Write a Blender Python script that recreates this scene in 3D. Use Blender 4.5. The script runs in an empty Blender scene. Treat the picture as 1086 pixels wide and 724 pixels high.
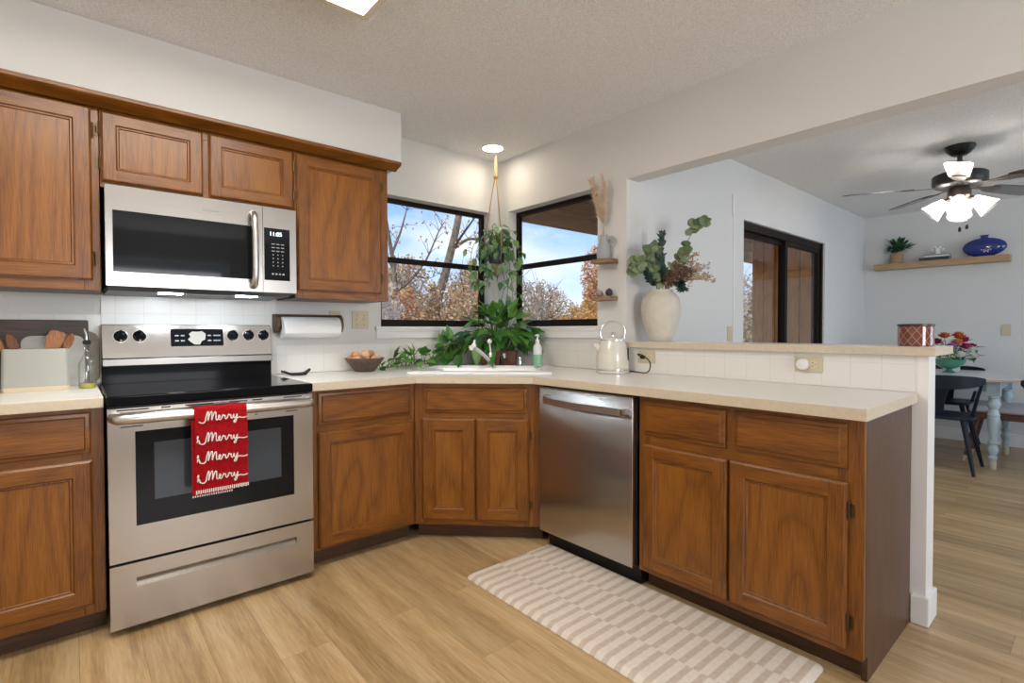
import bpy, bmesh, math, random
from mathutils import Vector, Matrix
from mathutils.geometry import tessellate_polygon
random.seed(7)
S = bpy.context.scene
COL = S.collection
R = math.radians

# ------------------------------------------------------------------ camera
cam_d = bpy.data.cameras.new('camera'); cam = bpy.data.objects.new('camera', cam_d); COL.objects.link(cam)
S.camera = cam
F_PX, YAW, PITCH, ROLL = 546.55, 0.7098, -0.0188, -0.0020
cam_d.sensor_width = 36.0; cam_d.lens = F_PX / 1086 * 36; cam_d.shift_y = -1.44 / 1086
cam_d.clip_start = 0.05; cam_d.clip_end = 200
_r = Vector((math.cos(YAW), -math.sin(YAW), 0)); _f = Vector((math.sin(YAW), math.cos(YAW), 0)); _u = Vector((0, 0, 1))
_f2 = _f * math.cos(PITCH) + _u * math.sin(PITCH); _u2 = -_f * math.sin(PITCH) + _u * math.cos(PITCH)
_r3 = _r * math.cos(ROLL) + _u2 * math.sin(ROLL); _u3 = -_r * math.sin(ROLL) + _u2 * math.cos(ROLL)
_m = Matrix((_r3, _u3, -_f2)).transposed().to_4x4(); _m.translation = Vector((-2.5317, -3.1147, 1.1629))
cam.matrix_world = _m

# ------------------------------------------------------------------ world, sun, daylight, fill, exposure
S.view_settings.view_transform = 'Standard'; S.view_settings.look = 'None'
S.view_settings.gamma = 1.0; S.view_settings.use_curve_mapping = False
S.view_settings.exposure = 0.40
CEIL_LAMP, CAN_LAMP, FAN_LAMP, HOOD_LAMP = 13.0, 34.0, 72.0, 80.0
SKY_STRENGTH, SUN_STRENGTH = 1.0, 3.0
REAR_KITCHEN, REAR_DINING = 54.0, 30.0

W = bpy.data.worlds.new('sky'); S.world = W; W.use_nodes = True
nt = W.node_tree; nt.nodes.clear()
def N(t, ty, **kw):
    n = t.nodes.new(ty)
    for k, v in kw.items():
        if k.startswith('i_'):
            n.inputs[k[2:].replace('_', ' ')].default_value = v
        else: setattr(n, k, v)
    return n
def ramp(t, stops, interp='LINEAR'):
    n = t.nodes.new('ShaderNodeValToRGB'); n.color_ramp.interpolation = interp
    e = n.color_ramp.elements
    while len(e) < len(stops): e.new(0.5)
    for el, (p, c) in zip(e, stops): el.position = p; el.color = (*c, 1) if len(c) == 3 else c
    return n
L = nt.links.new
_tc = N(nt, 'ShaderNodeTexCoord'); _mp = N(nt, 'ShaderNodeMapping'); _mp.inputs['Scale'].default_value = (1.6, 1.6, 4.2)
_mp.inputs['Location'].default_value = (0.35, 0.1, 0.25)
L(_tc.outputs['Generated'], _mp.inputs['Vector'])
_no = N(nt, 'ShaderNodeTexNoise', i_Scale=1.5, i_Detail=6.0, i_Roughness=0.55); L(_mp.outputs[0], _no.inputs['Vector'])
_cl = ramp(nt, [(0.46, (0, 0, 0)), (0.66, (1, 1, 1))]); L(_no.outputs['Fac'], _cl.inputs[0])
_sp = N(nt, 'ShaderNodeSeparateXYZ'); L(_tc.outputs['Generated'], _sp.inputs[0])
_gr = ramp(nt, [(0.0, (0.78, 0.87, 1.0)), (0.10, (0.52, 0.71, 1.0)), (0.24, (0.25, 0.47, 0.92)), (0.5, (0.16, 0.36, 0.80))]); L(_sp.outputs['Z'], _gr.inputs[0])
_mx = N(nt, 'ShaderNodeMixRGB'); L(_cl.outputs[0], _mx.inputs[0]); L(_gr.outputs[0], _mx.inputs[1]); _mx.inputs[2].default_value = (0.93, 0.95, 1.0, 1)
_bg = N(nt, 'ShaderNodeBackground'); _bg.inputs['Strength'].default_value = SKY_STRENGTH; L(_mx.outputs[0], _bg.inputs[0])
_wo = N(nt, 'ShaderNodeOutputWorld'); L(_bg.outputs[0], _wo.inputs[0])

sd = bpy.data.lights.new('sun', 'SUN'); sd.energy = SUN_STRENGTH; sd.angle = R(3); sd.color = (1.0, 0.93, 0.82)
sun = bpy.data.objects.new('sun', sd); COL.objects.link(sun)
sun.rotation_euler = Vector((0.72, 0.22, -0.62)).to_track_quat('-Z', 'Y').to_euler()

def area_light(name, loc, direction, sx, sy, power, color):
    d = bpy.data.lights.new(name, 'AREA'); d.shape = 'RECTANGLE'; d.size = sx; d.size_y = sy; d.energy = power; d.color = color
    o = bpy.data.objects.new(name, d); COL.objects.link(o); o.location = loc
    o.rotation_euler = Vector(direction).to_track_quat('-Z', 'Z').to_euler(); return o
# area lamps in the rear openings built below; kitchen one is added, unseen fill
area_light('fill_kitchen', (-1.5, -5.92, 1.40), (0, 1, 0.45), 1.3, 1.3, REAR_KITCHEN, (0.96, 0.97, 1.0))
area_light('daylight_dining', (2.6, -5.92, 1.35), (0, 1, 0.10), 2.4, 1.5, REAR_DINING, (0.62, 0.80, 1.0))

# ------------------------------------------------------------------ mesh helpers
class MB:
    def __init__(s): s.v = []; s.f = []; s.m = []; s.mi = 0
    def add(s, vs, fs):
        b = len(s.v); s.v += [tuple(v) for v in vs]
        for f in fs: s.f.append(tuple(b + i for i in f)); s.m.append(s.mi)
        return s
    def box(s, x0, x1, y0, y1, z0, z1, M=None):
        vs = [(x0, y0, z0), (x1, y0, z0), (x1, y1, z0), (x0, y1, z0), (x0, y0, z1), (x1, y0, z1), (x1, y1, z1), (x0, y1, z1)]
        if M: vs = [M @ Vector(v) for v in vs]
        return s.add(vs, [(0, 3, 2, 1), (4, 5, 6, 7), (0, 1, 5, 4), (1, 2, 6, 5), (2, 3, 7, 6), (3, 0, 4, 7)])
    def tube(s, pts, r, seg=8, cap=True, flat=None):
        pts = [Vector(p) for p in pts]; n = len(pts); rs = r if isinstance(r, (list, tuple)) else [r] * n
        vs = []; fs = []; ref = None
        for i, p in enumerate(pts):
            t = (pts[min(i + 1, n - 1)] - pts[max(i - 1, 0)]).normalized()
            if ref is None:
                ref = Vector((0, 0, 1)) if abs(t.z) < 0.9 else Vector((1, 0, 0))
            a = t.cross(ref)
            if a.length < 1e-6: a = t.cross(Vector((0.3, 1, 0.2)))
            a.normalize(); b = t.cross(a).normalized(); ref = -b if False else a.cross(t)
            for k in range(seg):
                an = 2 * math.pi * k / seg
                vs.append(p + a * math.cos(an) * rs[i] + b * math.sin(an) * rs[i] * (flat or 1))
        for i in range(n - 1):
            for k in range(seg):
                k2 = (k + 1) % seg
                fs.append((i * seg + k, i * seg + k2, (i + 1) * seg + k2, (i + 1) * seg + k))
        if cap: fs.append(tuple(range(seg))[::-1]); fs.append(tuple((n - 1) * seg + k for k in range(seg)))
        return s.add(vs, fs)
    def lathe(s, prof, c=(0, 0, 0), seg=24, M=None, sx=1, sy=1):
        vs = []; fs = []; n = len(prof)
        for (r, z) in prof:
            for k in range(seg):
                a = 2 * math.pi * k / seg
                v = Vector((r * math.cos(a) * sx, r * math.sin(a) * sy, z))
                if M: v = M @ v
                vs.append(v + Vector(c))
        for i in range(n - 1):
            for k in range(seg):
                k2 = (k + 1) % seg
                fs.append((i * seg + k, i * seg + k2, (i + 1) * seg + k2, (i + 1) * seg + k))
        closed = prof[0] == prof[-1]
        if prof[0][0] > 1e-4 and not closed: fs.append(tuple(range(seg))[::-1])
        if prof[-1][0] > 1e-4 and not closed: fs.append(tuple((n - 1) * seg + k for k in range(seg)))
        return s.add(vs, fs)
    def prism(s, poly, z0, z1, M=None, side_mi=None):
        n = len(poly); vs = [Vector((x, y, z0)) for x, y in poly] + [Vector((x, y, z1)) for x, y in poly]
        if M: vs = [M @ v for v in vs]
        s.add(vs, [tuple(range(n))[::-1], tuple(range(n, 2 * n))])
        k = s.mi
        if side_mi is not None: s.mi = side_mi
        b = len(s.v) - 2 * n
        for i in range(n):
            j = (i + 1) % n; s.f.append((b + i, b + j, b + n + j, b + n + i)); s.m.append(s.mi)
        s.mi = k; return s
    def sphere(s, c, r, seg=14, rings=9, sx=1, sy=1, sz=1, M=None):
        prof = [(max(r * math.sin(math.pi * i / rings), 1e-5), -r * math.cos(math.pi * i / rings) * sz) for i in range(rings + 1)]
        return s.lathe(prof, c, seg, M, sx, sy)
    def leaf(s, p, d, up, ln, wd, fold=0.25, curl=0.15, heart=False):
        p = Vector(p); d = Vector(d).normalized(); up = Vector(up); a = d.cross(up)
        if a.length < 1e-3: a = d.cross(Vector((0.3, 0.9, 0.1)))
        a.normalize(); u = a.cross(d).normalized()
        st = [(0, 0.06), (0.18, 0.42), (0.42, 0.5), (0.72, 0.32), (1.0, 0.01)] if not heart else [(-0.06, 0.22), (0.12, 0.5), (0.38, 0.48), (0.7, 0.26), (1.0, 0.01)]
        vs = []
        for t, w in st:
            c = p + d * ln * t - u * ln * curl * t * t
            vs += [c - a * wd * w + u * wd * w * fold, c, c + a * wd * w + u * wd * w * fold]
        fs = []
        for i in range(len(st) - 1):
            b = i * 3; fs += [(b, b + 1, b + 4, b + 3), (b + 1, b + 2, b + 5, b + 4)]
        return s.add(vs, fs)
def rot_to(d):      # matrix turning +Z onto d
    return Vector((0, 0, 1)).rotation_difference(Vector(d).normalized()).to_matrix()
def bez(pts, n=8):  # catmull-rom
    P = [Vector(p) for p in pts]; out = []
    for i in range(len(P) - 1):
        p0, p1, p2, p3 = P[max(i - 1, 0)], P[i], P[i + 1], P[min(i + 2, len(P) - 1)]
        for k in range(n):
            t = k / n
            out.append(0.5 * ((2 * p1) + (p2 - p0) * t + (2 * p0 - 5 * p1 + 4 * p2 - p3) * t * t + (3 * p1 - p0 - 3 * p2 + p3) * t ** 3))
    out.append(P[-1]); return out
def rrect(x0, x1, y0, y1, r, n=5):
    out = []
    for cx, cy, a0 in ((x1 - r, y1 - r, 0), (x0 + r, y1 - r, 90), (x0 + r, y0 + r, 180), (x1 - r, y0 + r, 270)):
        for k in range(n + 1):
            a = R(a0 + 90 * k / n); out.append((cx + r * math.cos(a), cy + r * math.sin(a)))
    return out

def link(name, mb, mats, parent=None, off=None, smooth=True, bevel=0, angle=38):
    me = bpy.data.meshes.new(name)
    vs = mb.v if off is None else [(x - off[0], y - off[1], z - off[2]) for x, y, z in mb.v]
    me.from_pydata(vs, [], mb.f); me.update()
    if not isinstance(mats, (list, tuple)): mats = [mats]
    for m in mats: me.materials.append(m)
    if len(mats) > 1: me.polygons.foreach_set('material_index', mb.m)
    bm = bmesh.new(); bm.from_mesh(me); bmesh.ops.recalc_face_normals(bm, faces=bm.faces); bm.to_mesh(me); bm.free()
    if smooth:
        me.polygons.foreach_set('use_smooth', [True] * len(me.polygons)); me.set_sharp_from_angle(angle=R(angle))
    o = bpy.data.objects.new(name, me); COL.objects.link(o)
    if bevel:
        b = o.modifiers.new('bevel', 'BEVEL'); b.width = bevel; b.segments = 2; b.limit_method = 'ANGLE'; b.angle_limit = R(40)
    if parent: o.parent = parent
    return o
def setp(o, label, cat, group=None):
    o['label'] = label; o['category'] = cat
    if group: o['group'] = group
    return o
def thing(name, label, cat, loc=(0, 0, 0), rz=0, group=None):
    o = bpy.data.objects.new(name, None); COL.objects.link(o); o.empty_display_size = 0.05
    o.location = loc; o.rotation_euler = (0, 0, rz); return setp(o, label, cat, group)
def root_loc(o):
    while o.parent: o = o.parent
    return o.location
def part(name, mb, mats, parent, label=None, world=True, **k):
    o = link(name, mb, mats, parent, root_loc(parent) if world else None, **k)
    if label: o['label'] = label
    return o
def lpart(*a, **k): return part(*a, world=False, **k)
def single(name, mb, mats, label, cat, loc, group=None, **k):
    o = link(name, mb, mats, None, loc, **k); o.location = loc; return setp(o, label, cat, group)
def struct(name, mb, mats, parent=None, label=None, **k):
    k.setdefault('smooth', False)
    o = link(name, mb, mats, parent, **k)
    if parent is None: o['kind'] = 'structure'
    if label: o['label'] = label
    return o
def copy_tree(o, parent=None):
    c = o.copy(); COL.objects.link(c)
    if parent: c.parent = parent
    for ch in [x for x in bpy.data.objects if x.parent == o]: copy_tree(ch, c)
    return c

# ------------------------------------------------------------------ materials
def newmat(name):
    m = bpy.data.materials.new(name); m.use_nodes = True; t = m.node_tree; b = t.nodes['Principled BSDF']; return m, t, b
def plain(name, col, rough=0.5, metal=0, spec=0.5, noise=0, nscale=30, bump=0, bscale=200, coat=0, sub=0, trans=0, ior=1.45):
    m, t, b = newmat(name)
    b.inputs['Base Color'].default_value = (*col, 1); b.inputs['Roughness'].default_value = rough; b.inputs['Metallic'].default_value = metal
    b.inputs['Specular IOR Level'].default_value = spec; b.inputs['Coat Weight'].default_value = coat
    b.inputs['Transmission Weight'].default_value = trans; b.inputs['IOR'].default_value = ior
    tc = N(t, 'ShaderNodeTexCoord')
    if noise:
        n = N(t, 'ShaderNodeTexNoise', i_Scale=nscale, i_Detail=4.0); t.links.new(tc.outputs['Object'], n.inputs['Vector'])
        r = ramp(t, [(0.3, tuple(c * (1 - noise) for c in col)), (0.7, tuple(min(1, c * (1 + noise)) for c in col))])
        t.links.new(n.outputs['Fac'], r.inputs[0]); t.links.new(r.outputs[0], b.inputs['Base Color'])
    if bump:
        n2 = N(t, 'ShaderNodeTexNoise', i_Scale=bscale, i_Detail=3.0); t.links.new(tc.outputs['Object'], n2.inputs['Vector'])
        bp = N(t, 'ShaderNodeBump', i_Strength=bump, i_Distance=0.004); t.links.new(n2.outputs['Fac'], bp.inputs['Height']); t.links.new(bp.outputs[0], b.inputs['Normal'])
    return m
def wood(name, axis, dark, mid, light, scale=1.0, rough=0.36, coat=0.08, rings=0.55, long=0.05):
    m, t, b = newmat(name); lk = t.links.new
    tc = N(t, 'ShaderNodeTexCoord'); oi = N(t, 'ShaderNodeObjectInfo')
    ad = N(t, 'ShaderNodeVectorMath', operation='ADD'); sc = N(t, 'ShaderNodeVectorMath', operation='SCALE'); sc.inputs['Scale'].default_value = 13.0
    cb = N(t, 'ShaderNodeCombineXYZ')
    for i in range(3): lk(oi.outputs['Random'], cb.inputs[i])
    lk(cb.outputs[0], sc.inputs[0]); lk(tc.outputs['Object'], ad.inputs[0]); lk(sc.outputs[0], ad.inputs[1])
    mp = N(t, 'ShaderNodeMapping'); s = [1.0, 1.0, 1.0]; s['xyz'.index(axis)] = long * .6; mp.inputs['Scale'].default_value = s
    lk(ad.outputs[0], mp.inputs['Vector'])
    mq = N(t, 'ShaderNodeMapping'); s = [1.0, 1.0, 1.0]; s['xyz'.index(axis)] = 0.20; mq.inputs['Scale'].default_value = s
    lk(ad.outputs[0], mq.inputs['Vector'])
    wv = N(t, 'ShaderNodeTexNoise', i_Scale=3.6 * scale, i_Detail=1.5, i_Distortion=0.25); lk(mq.outputs[0], wv.inputs['Vector'])
    mu = N(t, 'ShaderNodeMath', operation='MULTIPLY'); mu.inputs[1].default_value = 22.0; lk(wv.outputs['Fac'], mu.inputs[0])
    si = N(t, 'ShaderNodeMath', operation='PINGPONG'); si.inputs[1].default_value = 1.0; lk(mu.outputs[0], si.inputs[0]); pw = N(t, 'ShaderNodeMath', operation='POWER'); pw.inputs[1].default_value = 0.4; lk(si.outputs[0], pw.inputs[0])
    fi = N(t, 'ShaderNodeTexNoise', i_Scale=330.0 * scale, i_Detail=3.0, i_Roughness=0.6); lk(mp.outputs[0], fi.inputs['Vector'])
    mx = N(t, 'ShaderNodeMath', operation='MULTIPLY_ADD'); mx.inputs[1].default_value = rings * 0.24; lk(pw.outputs[0], mx.inputs[0]); 
    m2 = N(t, 'ShaderNodeMath', operation='MULTIPLY'); m2.inputs[1].default_value = 1.0 - rings * 0.18; lk(fi.outputs['Fac'], m2.inputs[0]); lk(m2.outputs[0], mx.inputs[2])
    rp = ramp(t, [(0.36, dark), (0.58, mid), (0.80, light)]); lk(mx.outputs[0], rp.inputs[0])
    lk(rp.outputs[0], b.inputs['Base Color'])
    b.inputs['Roughness'].default_value = rough; b.inputs['Coat Weight'].default_value = coat; b.inputs['Coat Roughness'].default_value = 0.25
    bp = N(t, 'ShaderNodeBump', i_Strength=0.12, i_Distance=0.002); lk(fi.outputs['Fac'], bp.inputs['Height']); lk(bp.outputs[0], b.inputs['Normal'])
    return m
def emis(name, col, st):
    m, t, b = newmat(name); b.inputs['Base Color'].default_value = (*col, 1); b.inputs['Emission Color'].default_value = (*col, 1); b.inputs['Emission Strength'].default_value = st
    return m
def steel(name, col, axis, rough=0.27):
    m, t, b = newmat(name); lk = t.links.new
    b.inputs['Base Color'].default_value = (*col, 1); b.inputs['Metallic'].default_value = 1.0
    tc = N(t, 'ShaderNodeTexCoord'); mp = N(t, 'ShaderNodeMapping'); s = [700.0] * 3; s['xyz'.index(axis)] = 3.0; mp.inputs['Scale'].default_value = s
    lk(tc.outputs['Object'], mp.inputs[0]); n = N(t, 'ShaderNodeTexNoise', i_Scale=1.0, i_Detail=3.0); lk(mp.outputs[0], n.inputs['Vector'])
    mr = N(t, 'ShaderNodeMapRange'); mr.inputs['To Min'].default_value = rough - 0.02; mr.inputs['To Max'].default_value = rough + 0.03
    lk(n.outputs['Fac'], mr.inputs['Value']); lk(mr.outputs[0], b.inputs['Roughness'])
    b.inputs['Anisotropic'].default_value = 0.5
    return m
def glass(name, tint=(1, 1, 1), refl=0.08, rough=0.0):
    m = bpy.data.materials.new(name); m.use_nodes = True; t = m.node_tree; t.nodes.clear()
    tr = N(t, 'ShaderNodeBsdfTransparent'); tr.inputs[0].default_value = (*tint, 1)
    gl = N(t, 'ShaderNodeBsdfGlossy'); gl.inputs['Roughness'].default_value = rough
    fr = N(t, 'ShaderNodeLayerWeight'); fr.inputs['Blend'].default_value = 0.2
    ma = N(t, 'ShaderNodeMath', operation='MULTIPLY_ADD'); ma.inputs[1].default_value = 0.22; ma.inputs[2].default_value = refl
    t.links.new(fr.outputs['Fresnel'], ma.inputs[0])
    mx = N(t, 'ShaderNodeMixShader'); t.links.new(ma.outputs[0], mx.inputs[0]); t.links.new(tr.outputs[0], mx.inputs[1]); t.links.new(gl.outputs[0], mx.inputs[2])
    o = N(t, 'ShaderNodeOutputMaterial'); t.links.new(mx.outputs[0], o.inputs[0]); return m
def leafmat(name, c1, c2, c3, rough=0.4, trans=0.25, scale=9):
    m = bpy.data.materials.new(name); m.use_nodes = True; t = m.node_tree; b = t.nodes['Principled BSDF']; lk = t.links.new
    g = N(t, 'ShaderNodeNewGeometry'); r = ramp(t, [(0.0, c1), (0.5, c2), (1.0, c3)]); lk(g.outputs['Random Per Island'], r.inputs[0])
    lk(r.outputs[0], b.inputs['Base Color']); b.inputs['Roughness'].default_value = rough
    tl = N(t, 'ShaderNodeBsdfTranslucent'); lk(r.outputs[0], tl.inputs[0])
    mx = N(t, 'ShaderNodeMixShader'); mx.inputs[0].default_value = trans; lk(b.outputs[0], mx.inputs[1]); lk(tl.outputs[0], mx.inputs[2])
    lk(mx.outputs[0], t.nodes['Material Output'].inputs[0]); return m
def tile(name, ax, col, grout):
    m, t, b = newmat(name); lk = t.links.new
    tc = N(t, 'ShaderNodeTexCoord'); sp = N(t, 'ShaderNodeSeparateXYZ'); cb = N(t, 'ShaderNodeCombineXYZ'); lk(tc.outputs['Object'], sp.inputs[0])
    sh = N(t, 'ShaderNodeMath', operation='SUBTRACT'); sh.inputs[1].default_value = 0.915; lk(sp.outputs['Z'], sh.inputs[0])
    sx = N(t, 'ShaderNodeMath', operation='ADD'); sx.inputs[1].default_value = 2.363 + 1.11 if ax == 'X' else 11.1 + 0.06; lk(sp.outputs[ax], sx.inputs[0])
    lk(sx.outputs[0], cb.inputs[0]); lk(sh.outputs[0], cb.inputs[1])
    br = N(t, 'ShaderNodeTexBrick', offset=0.0); br.inputs['Scale'].default_value = 1.0; br.inputs['Brick Width'].default_value = 0.111; br.inputs['Row Height'].default_value = 0.111
    br.inputs['Mortar Size'].default_value = 0.0016; br.inputs['Mortar Smooth'].default_value = 0.3; br.inputs['Bias'].default_value = 0
    br.inputs['Color1'].default_value = (*col, 1); br.inputs['Color2'].default_value = (*[c * 0.985 for c in col], 1); br.inputs['Mortar'].default_value = (*grout, 1)
    lk(cb.outputs[0], br.inputs['Vector']); lk(br.outputs['Color'], b.inputs['Base Color']); b.inputs['Roughness'].default_value = 0.22
    bp = N(t, 'ShaderNodeBump', i_Strength=0.35, i_Distance=0.002, invert=True); lk(br.outputs['Fac'], bp.inputs['Height']); lk(bp.outputs[0], b.inputs['Normal'])
    return m

M = {}
M['wall'] = plain('wall_paint', (0.70, 0.69, 0.665), 0.75, spec=0.2, bump=0.25, bscale=70)
M['trim'] = plain('white_trim', (0.83, 0.82, 0.80), 0.4)
def popcorn():
    m, t, b = newmat('popcorn_ceiling'); lk = t.links.new
    tc = N(t, 'ShaderNodeTexCoord'); v = N(t, 'ShaderNodeTexNoise', i_Scale=150.0, i_Detail=4.0, i_Roughness=0.7); lk(tc.outputs['Object'], v.inputs['Vector'])
    r = ramp(t, [(0.36, (0.70, 0.69, 0.675)), (0.58, (0.90, 0.895, 0.88))]); lk(v.outputs['Fac'], r.inputs[0]); lk(r.outputs[0], b.inputs['Base Color'])
    b.inputs['Roughness'].default_value = 0.95; b.inputs['Specular IOR Level'].default_value = 0.1
    bp = N(t, 'ShaderNodeBump', i_Strength=0.55, i_Distance=0.008); lk(v.outputs['Fac'], bp.inputs['Height']); lk(bp.outputs[0], b.inputs['Normal']); return m
M['ceiling'] = popcorn()
def planks():
    m, t, b = newmat('oak_plank_floor'); lk = t.links.new
    tc = N(t, 'ShaderNodeTexCoord'); sp = N(t, 'ShaderNodeSeparateXYZ'); lk(tc.outputs['Object'], sp.inputs[0])
    cb = N(t, 'ShaderNodeCombineXYZ'); lk(sp.outputs['Y'], cb.inputs[0]); lk(sp.outputs['X'], cb.inputs[1])
    br = N(t, 'ShaderNodeTexBrick', offset=0.37, offset_frequency=2); br.inputs['Scale'].default_value = 1.0
    br.inputs['Brick Width'].default_value = 1.22; br.inputs['Row Height'].default_value = 0.18; br.inputs['Mortar Size'].default_value = 0.0007; br.inputs['Bias'].default_value = 0.0
    br.inputs['Color1'].default_value = (0, 0, 0, 1); br.inputs['Color2'].default_value = (1, 1, 1, 1); br.inputs['Mortar'].default_value = (0.0, 0.0, 0.0, 1)
    lk(cb.outputs[0], br.inputs['Vector'])
    sc = N(t, 'ShaderNodeVectorMath', operation='SCALE'); sc.inputs['Scale'].default_value = 7.0; lk(br.outputs['Color'], sc.inputs[0])
    ad = N(t, 'ShaderNodeVectorMath', operation='ADD'); lk(tc.outputs['Object'], ad.inputs[0]); lk(sc.outputs[0], ad.inputs[1])
    mp = N(t, 'ShaderNodeMapping'); mp.inputs['Scale'].default_value = (1, 0.06, 1); lk(ad.outputs[0], mp.inputs[0])
    n1 = N(t, 'ShaderNodeTexNoise', i_Scale=11.0, i_Detail=4.0, i_Distortion=0.8); lk(mp.outputs[0], n1.inputs['Vector'])
    n2 = N(t, 'ShaderNodeTexNoise', i_Scale=120.0, i_Detail=4.0, i_Roughness=0.7); lk(mp.outputs[0], n2.inputs['Vector'])
    a = N(t, 'ShaderNodeMath', operation='MULTIPLY_ADD'); a.inputs[1].default_value = 0.45; lk(n2.outputs['Fac'], a.inputs[0]); 
    a2 = N(t, 'ShaderNodeMath', operation='MULTIPLY'); a2.inputs[1].default_value = 0.6; lk(n1.outputs['Fac'], a2.inputs[0]); lk(a2.outputs[0], a.inputs[2])
    rp = ramp(t, [(0.33, (0.27, 0.16, 0.068)), (0.50, (0.47, 0.315, 0.155)), (0.68, (0.62, 0.455, 0.26))]); lk(a.outputs[0], rp.inputs[0])
    hv = N(t, 'ShaderNodeHueSaturation'); lk(rp.outputs[0], hv.inputs['Color'])
    mr = N(t, 'ShaderNodeMapRange'); mr.inputs['To Min'].default_value = 0.82; mr.inputs['To Max'].default_value = 1.10; lk(br.outputs['Color'], mr.inputs['Value']); lk(mr.outputs[0], hv.inputs['Value'])
    ms = N(t, 'ShaderNodeMixRGB', blend_type='MULTIPLY'); lk(br.outputs['Fac'], ms.inputs[0]); lk(hv.outputs[0], ms.inputs[1]); ms.inputs[2].default_value = (0.6, 0.55, 0.5, 1)
    lk(ms.outputs[0], b.inputs['Base Color']); b.inputs['Roughness'].default_value = 0.36
    bp = N(t, 'ShaderNodeBump', i_Strength=0.08, i_Distance=0.002); lk(n2.outputs['Fac'], bp.inputs['Height']); lk(bp.outputs[0], b.inputs['Normal']); return m
M['floor'] = planks()
OD, OM, OL = (0.080, 0.022, 0.002), (0.190, 0.062, 0.004), (0.29, 0.108, 0.008)
M['oak_z'] = wood('oak_grain_up', 'z', OD, OM, OL)
M['oak_x'] = wood('oak_grain_across', 'x', OD, OM, OL, rings=0.8)
M['oak_y'] = wood('oak_grain_deep', 'y', OD, OM, OL)
M['oak_panel'] = wood('oak_panel', 'z', (0.115, 0.033, 0.003), (0.215, 0.074, 0.005), (0.29, 0.110, 0.009), rings=1.0, scale=1.0)
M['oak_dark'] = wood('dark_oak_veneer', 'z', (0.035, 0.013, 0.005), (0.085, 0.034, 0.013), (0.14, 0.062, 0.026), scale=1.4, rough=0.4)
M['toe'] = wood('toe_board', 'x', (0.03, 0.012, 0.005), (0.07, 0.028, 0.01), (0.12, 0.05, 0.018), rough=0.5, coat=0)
M['laminate'] = plain('laminate_top', (0.80, 0.775, 0.73), 0.28, noise=0.02, nscale=300)
M['lam_edge'] = plain('laminate_edge', (0.60, 0.515, 0.39), 0.4, noise=0.05, nscale=60)
M['tile_x'] = tile('tile_left', 'X', (0.79, 0.775, 0.73), (0.70, 0.685, 0.64))
M['tile_y'] = tile('tile_right', 'Y', (0.79, 0.775, 0.73), (0.70, 0.68, 0.63))
M['steel_x'] = steel('brushed_steel', (0.46, 0.435, 0.405), 'x', 0.25)
M['steel_z'] = steel('brushed_steel_upright', (0.50, 0.475, 0.455), 'y', 0.22)
M['satin'] = plain('satin_steel', (0.60, 0.58, 0.55), 0.32, 1)
M['chrome'] = plain('chrome', (0.78, 0.78, 0.78), 0.12, 1)
M['black_gloss'] = plain('black_enamel', (0.006, 0.006, 0.007), 0.08, spec=0.1)
M['black_glass'] = plain('black_glass', (0.008, 0.009, 0.011), 0.05, spec=0.22)
M['oven_glass'] = plain('oven_window', (0.055, 0.068, 0.085), 0.05, spec=0.4)
M['black_matte'] = plain('black_matte', (0.012, 0.012, 0.013), 0.5)
M['dark_metal'] = plain('dark_window_metal', (0.012, 0.008, 0.006), 0.5, spec=0.2)
M['white_gloss'] = plain('white_ceramic', (0.86, 0.86, 0.85), 0.12)
M['white_matte'] = plain('white_matte', (0.80, 0.80, 0.79), 0.6)
M['almond'] = plain('almond_plate', (0.60, 0.52, 0.36), 0.4)
M['pane'] = glass('window_pane', refl=0.02)
M['clear'] = glass('clear_glass', (0.93, 0.96, 0.95), 0.12)
M['hinge'] = plain('old_brass', (0.10, 0.065, 0.03), 0.4, 0.8)

# ------------------------------------------------------------------ room shell
H = 2.455; YD = -1.22; XB = 4.535; XL = -3.4; YR = -6.0
struct('floor', MB().box(XL - .1, XB + .1, YR - .1, 0.15, -0.12, 0.0), M['floor'])
struct('ceiling', MB().box(XL - .1, XB + .1, YR - .1, 0.15, H, H + 0.12), M['ceiling'])
WT = 0.12
w = MB()    # stove wall with the left window hole
X0, X1, Z0, Z1 = -0.985, -0.069, 1.190, 2.061
w.box(XL, X0, 0, WT, 0, H).box(X1, WT, 0, WT, 0, H).box(X0, X1, 0, WT, 0, Z0).box(X0, X1, 0, WT, Z1, H)
struct('wall_left', w, M['wall'])
w = MB()    # window wall on the right, then the header over the bar
Y0, Y1 = -0.125, -0.997
w.box(0, WT, Y0, 0, 0, H).box(0, WT, YD, Y1, 0, H).box(0, WT, Y1, Y0, 0, Z0).box(0, WT, Y1, Y0, Z1, H).box(0, WT, -4.4, YD, 2.065, H)
struct('wall_right', w, M['wall'])
DX0, DX1, DZ = 1.50, 3.285, 2.03
w = MB(); w.box(WT, DX0, YD, YD + WT, 0, H).box(DX1, XB, YD, YD + WT, 0, H).box(DX0, DX1, YD, YD + WT, DZ, H)
M['wall_d'] = plain('wall_paint_dining', (0.70, 0.70, 0.69), 0.75, spec=0.2, bump=0.25, bscale=70)
struct('wall_dining', w, M['wall_d'])
struct('wall_end', MB().box(XB, XB + WT, YR, YD + WT, 0, H), M['wall_d'])
struct('wall_side', MB().box(XL - WT, XL, YR, WT, 0, H), M['wall'])
w = MB()    # rear wall behind the camera with two window openings
def wallrow(w, xs, z0, z1):
    a = XL
    for (p, q) in xs: w.box(a, p, YR, YR + .08, 0, H); w.box(p, q, YR, YR + .08, 0, z0); w.box(p, q, YR, YR + .08, z1, H); a = q
    w.box(a, XB, YR, YR + .08, 0, H)
wallrow(w, [(-2.2, -0.8), (1.3, 3.9)], 0.55, 2.1)
struct('wall_rear', w, M['wall'])
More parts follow.
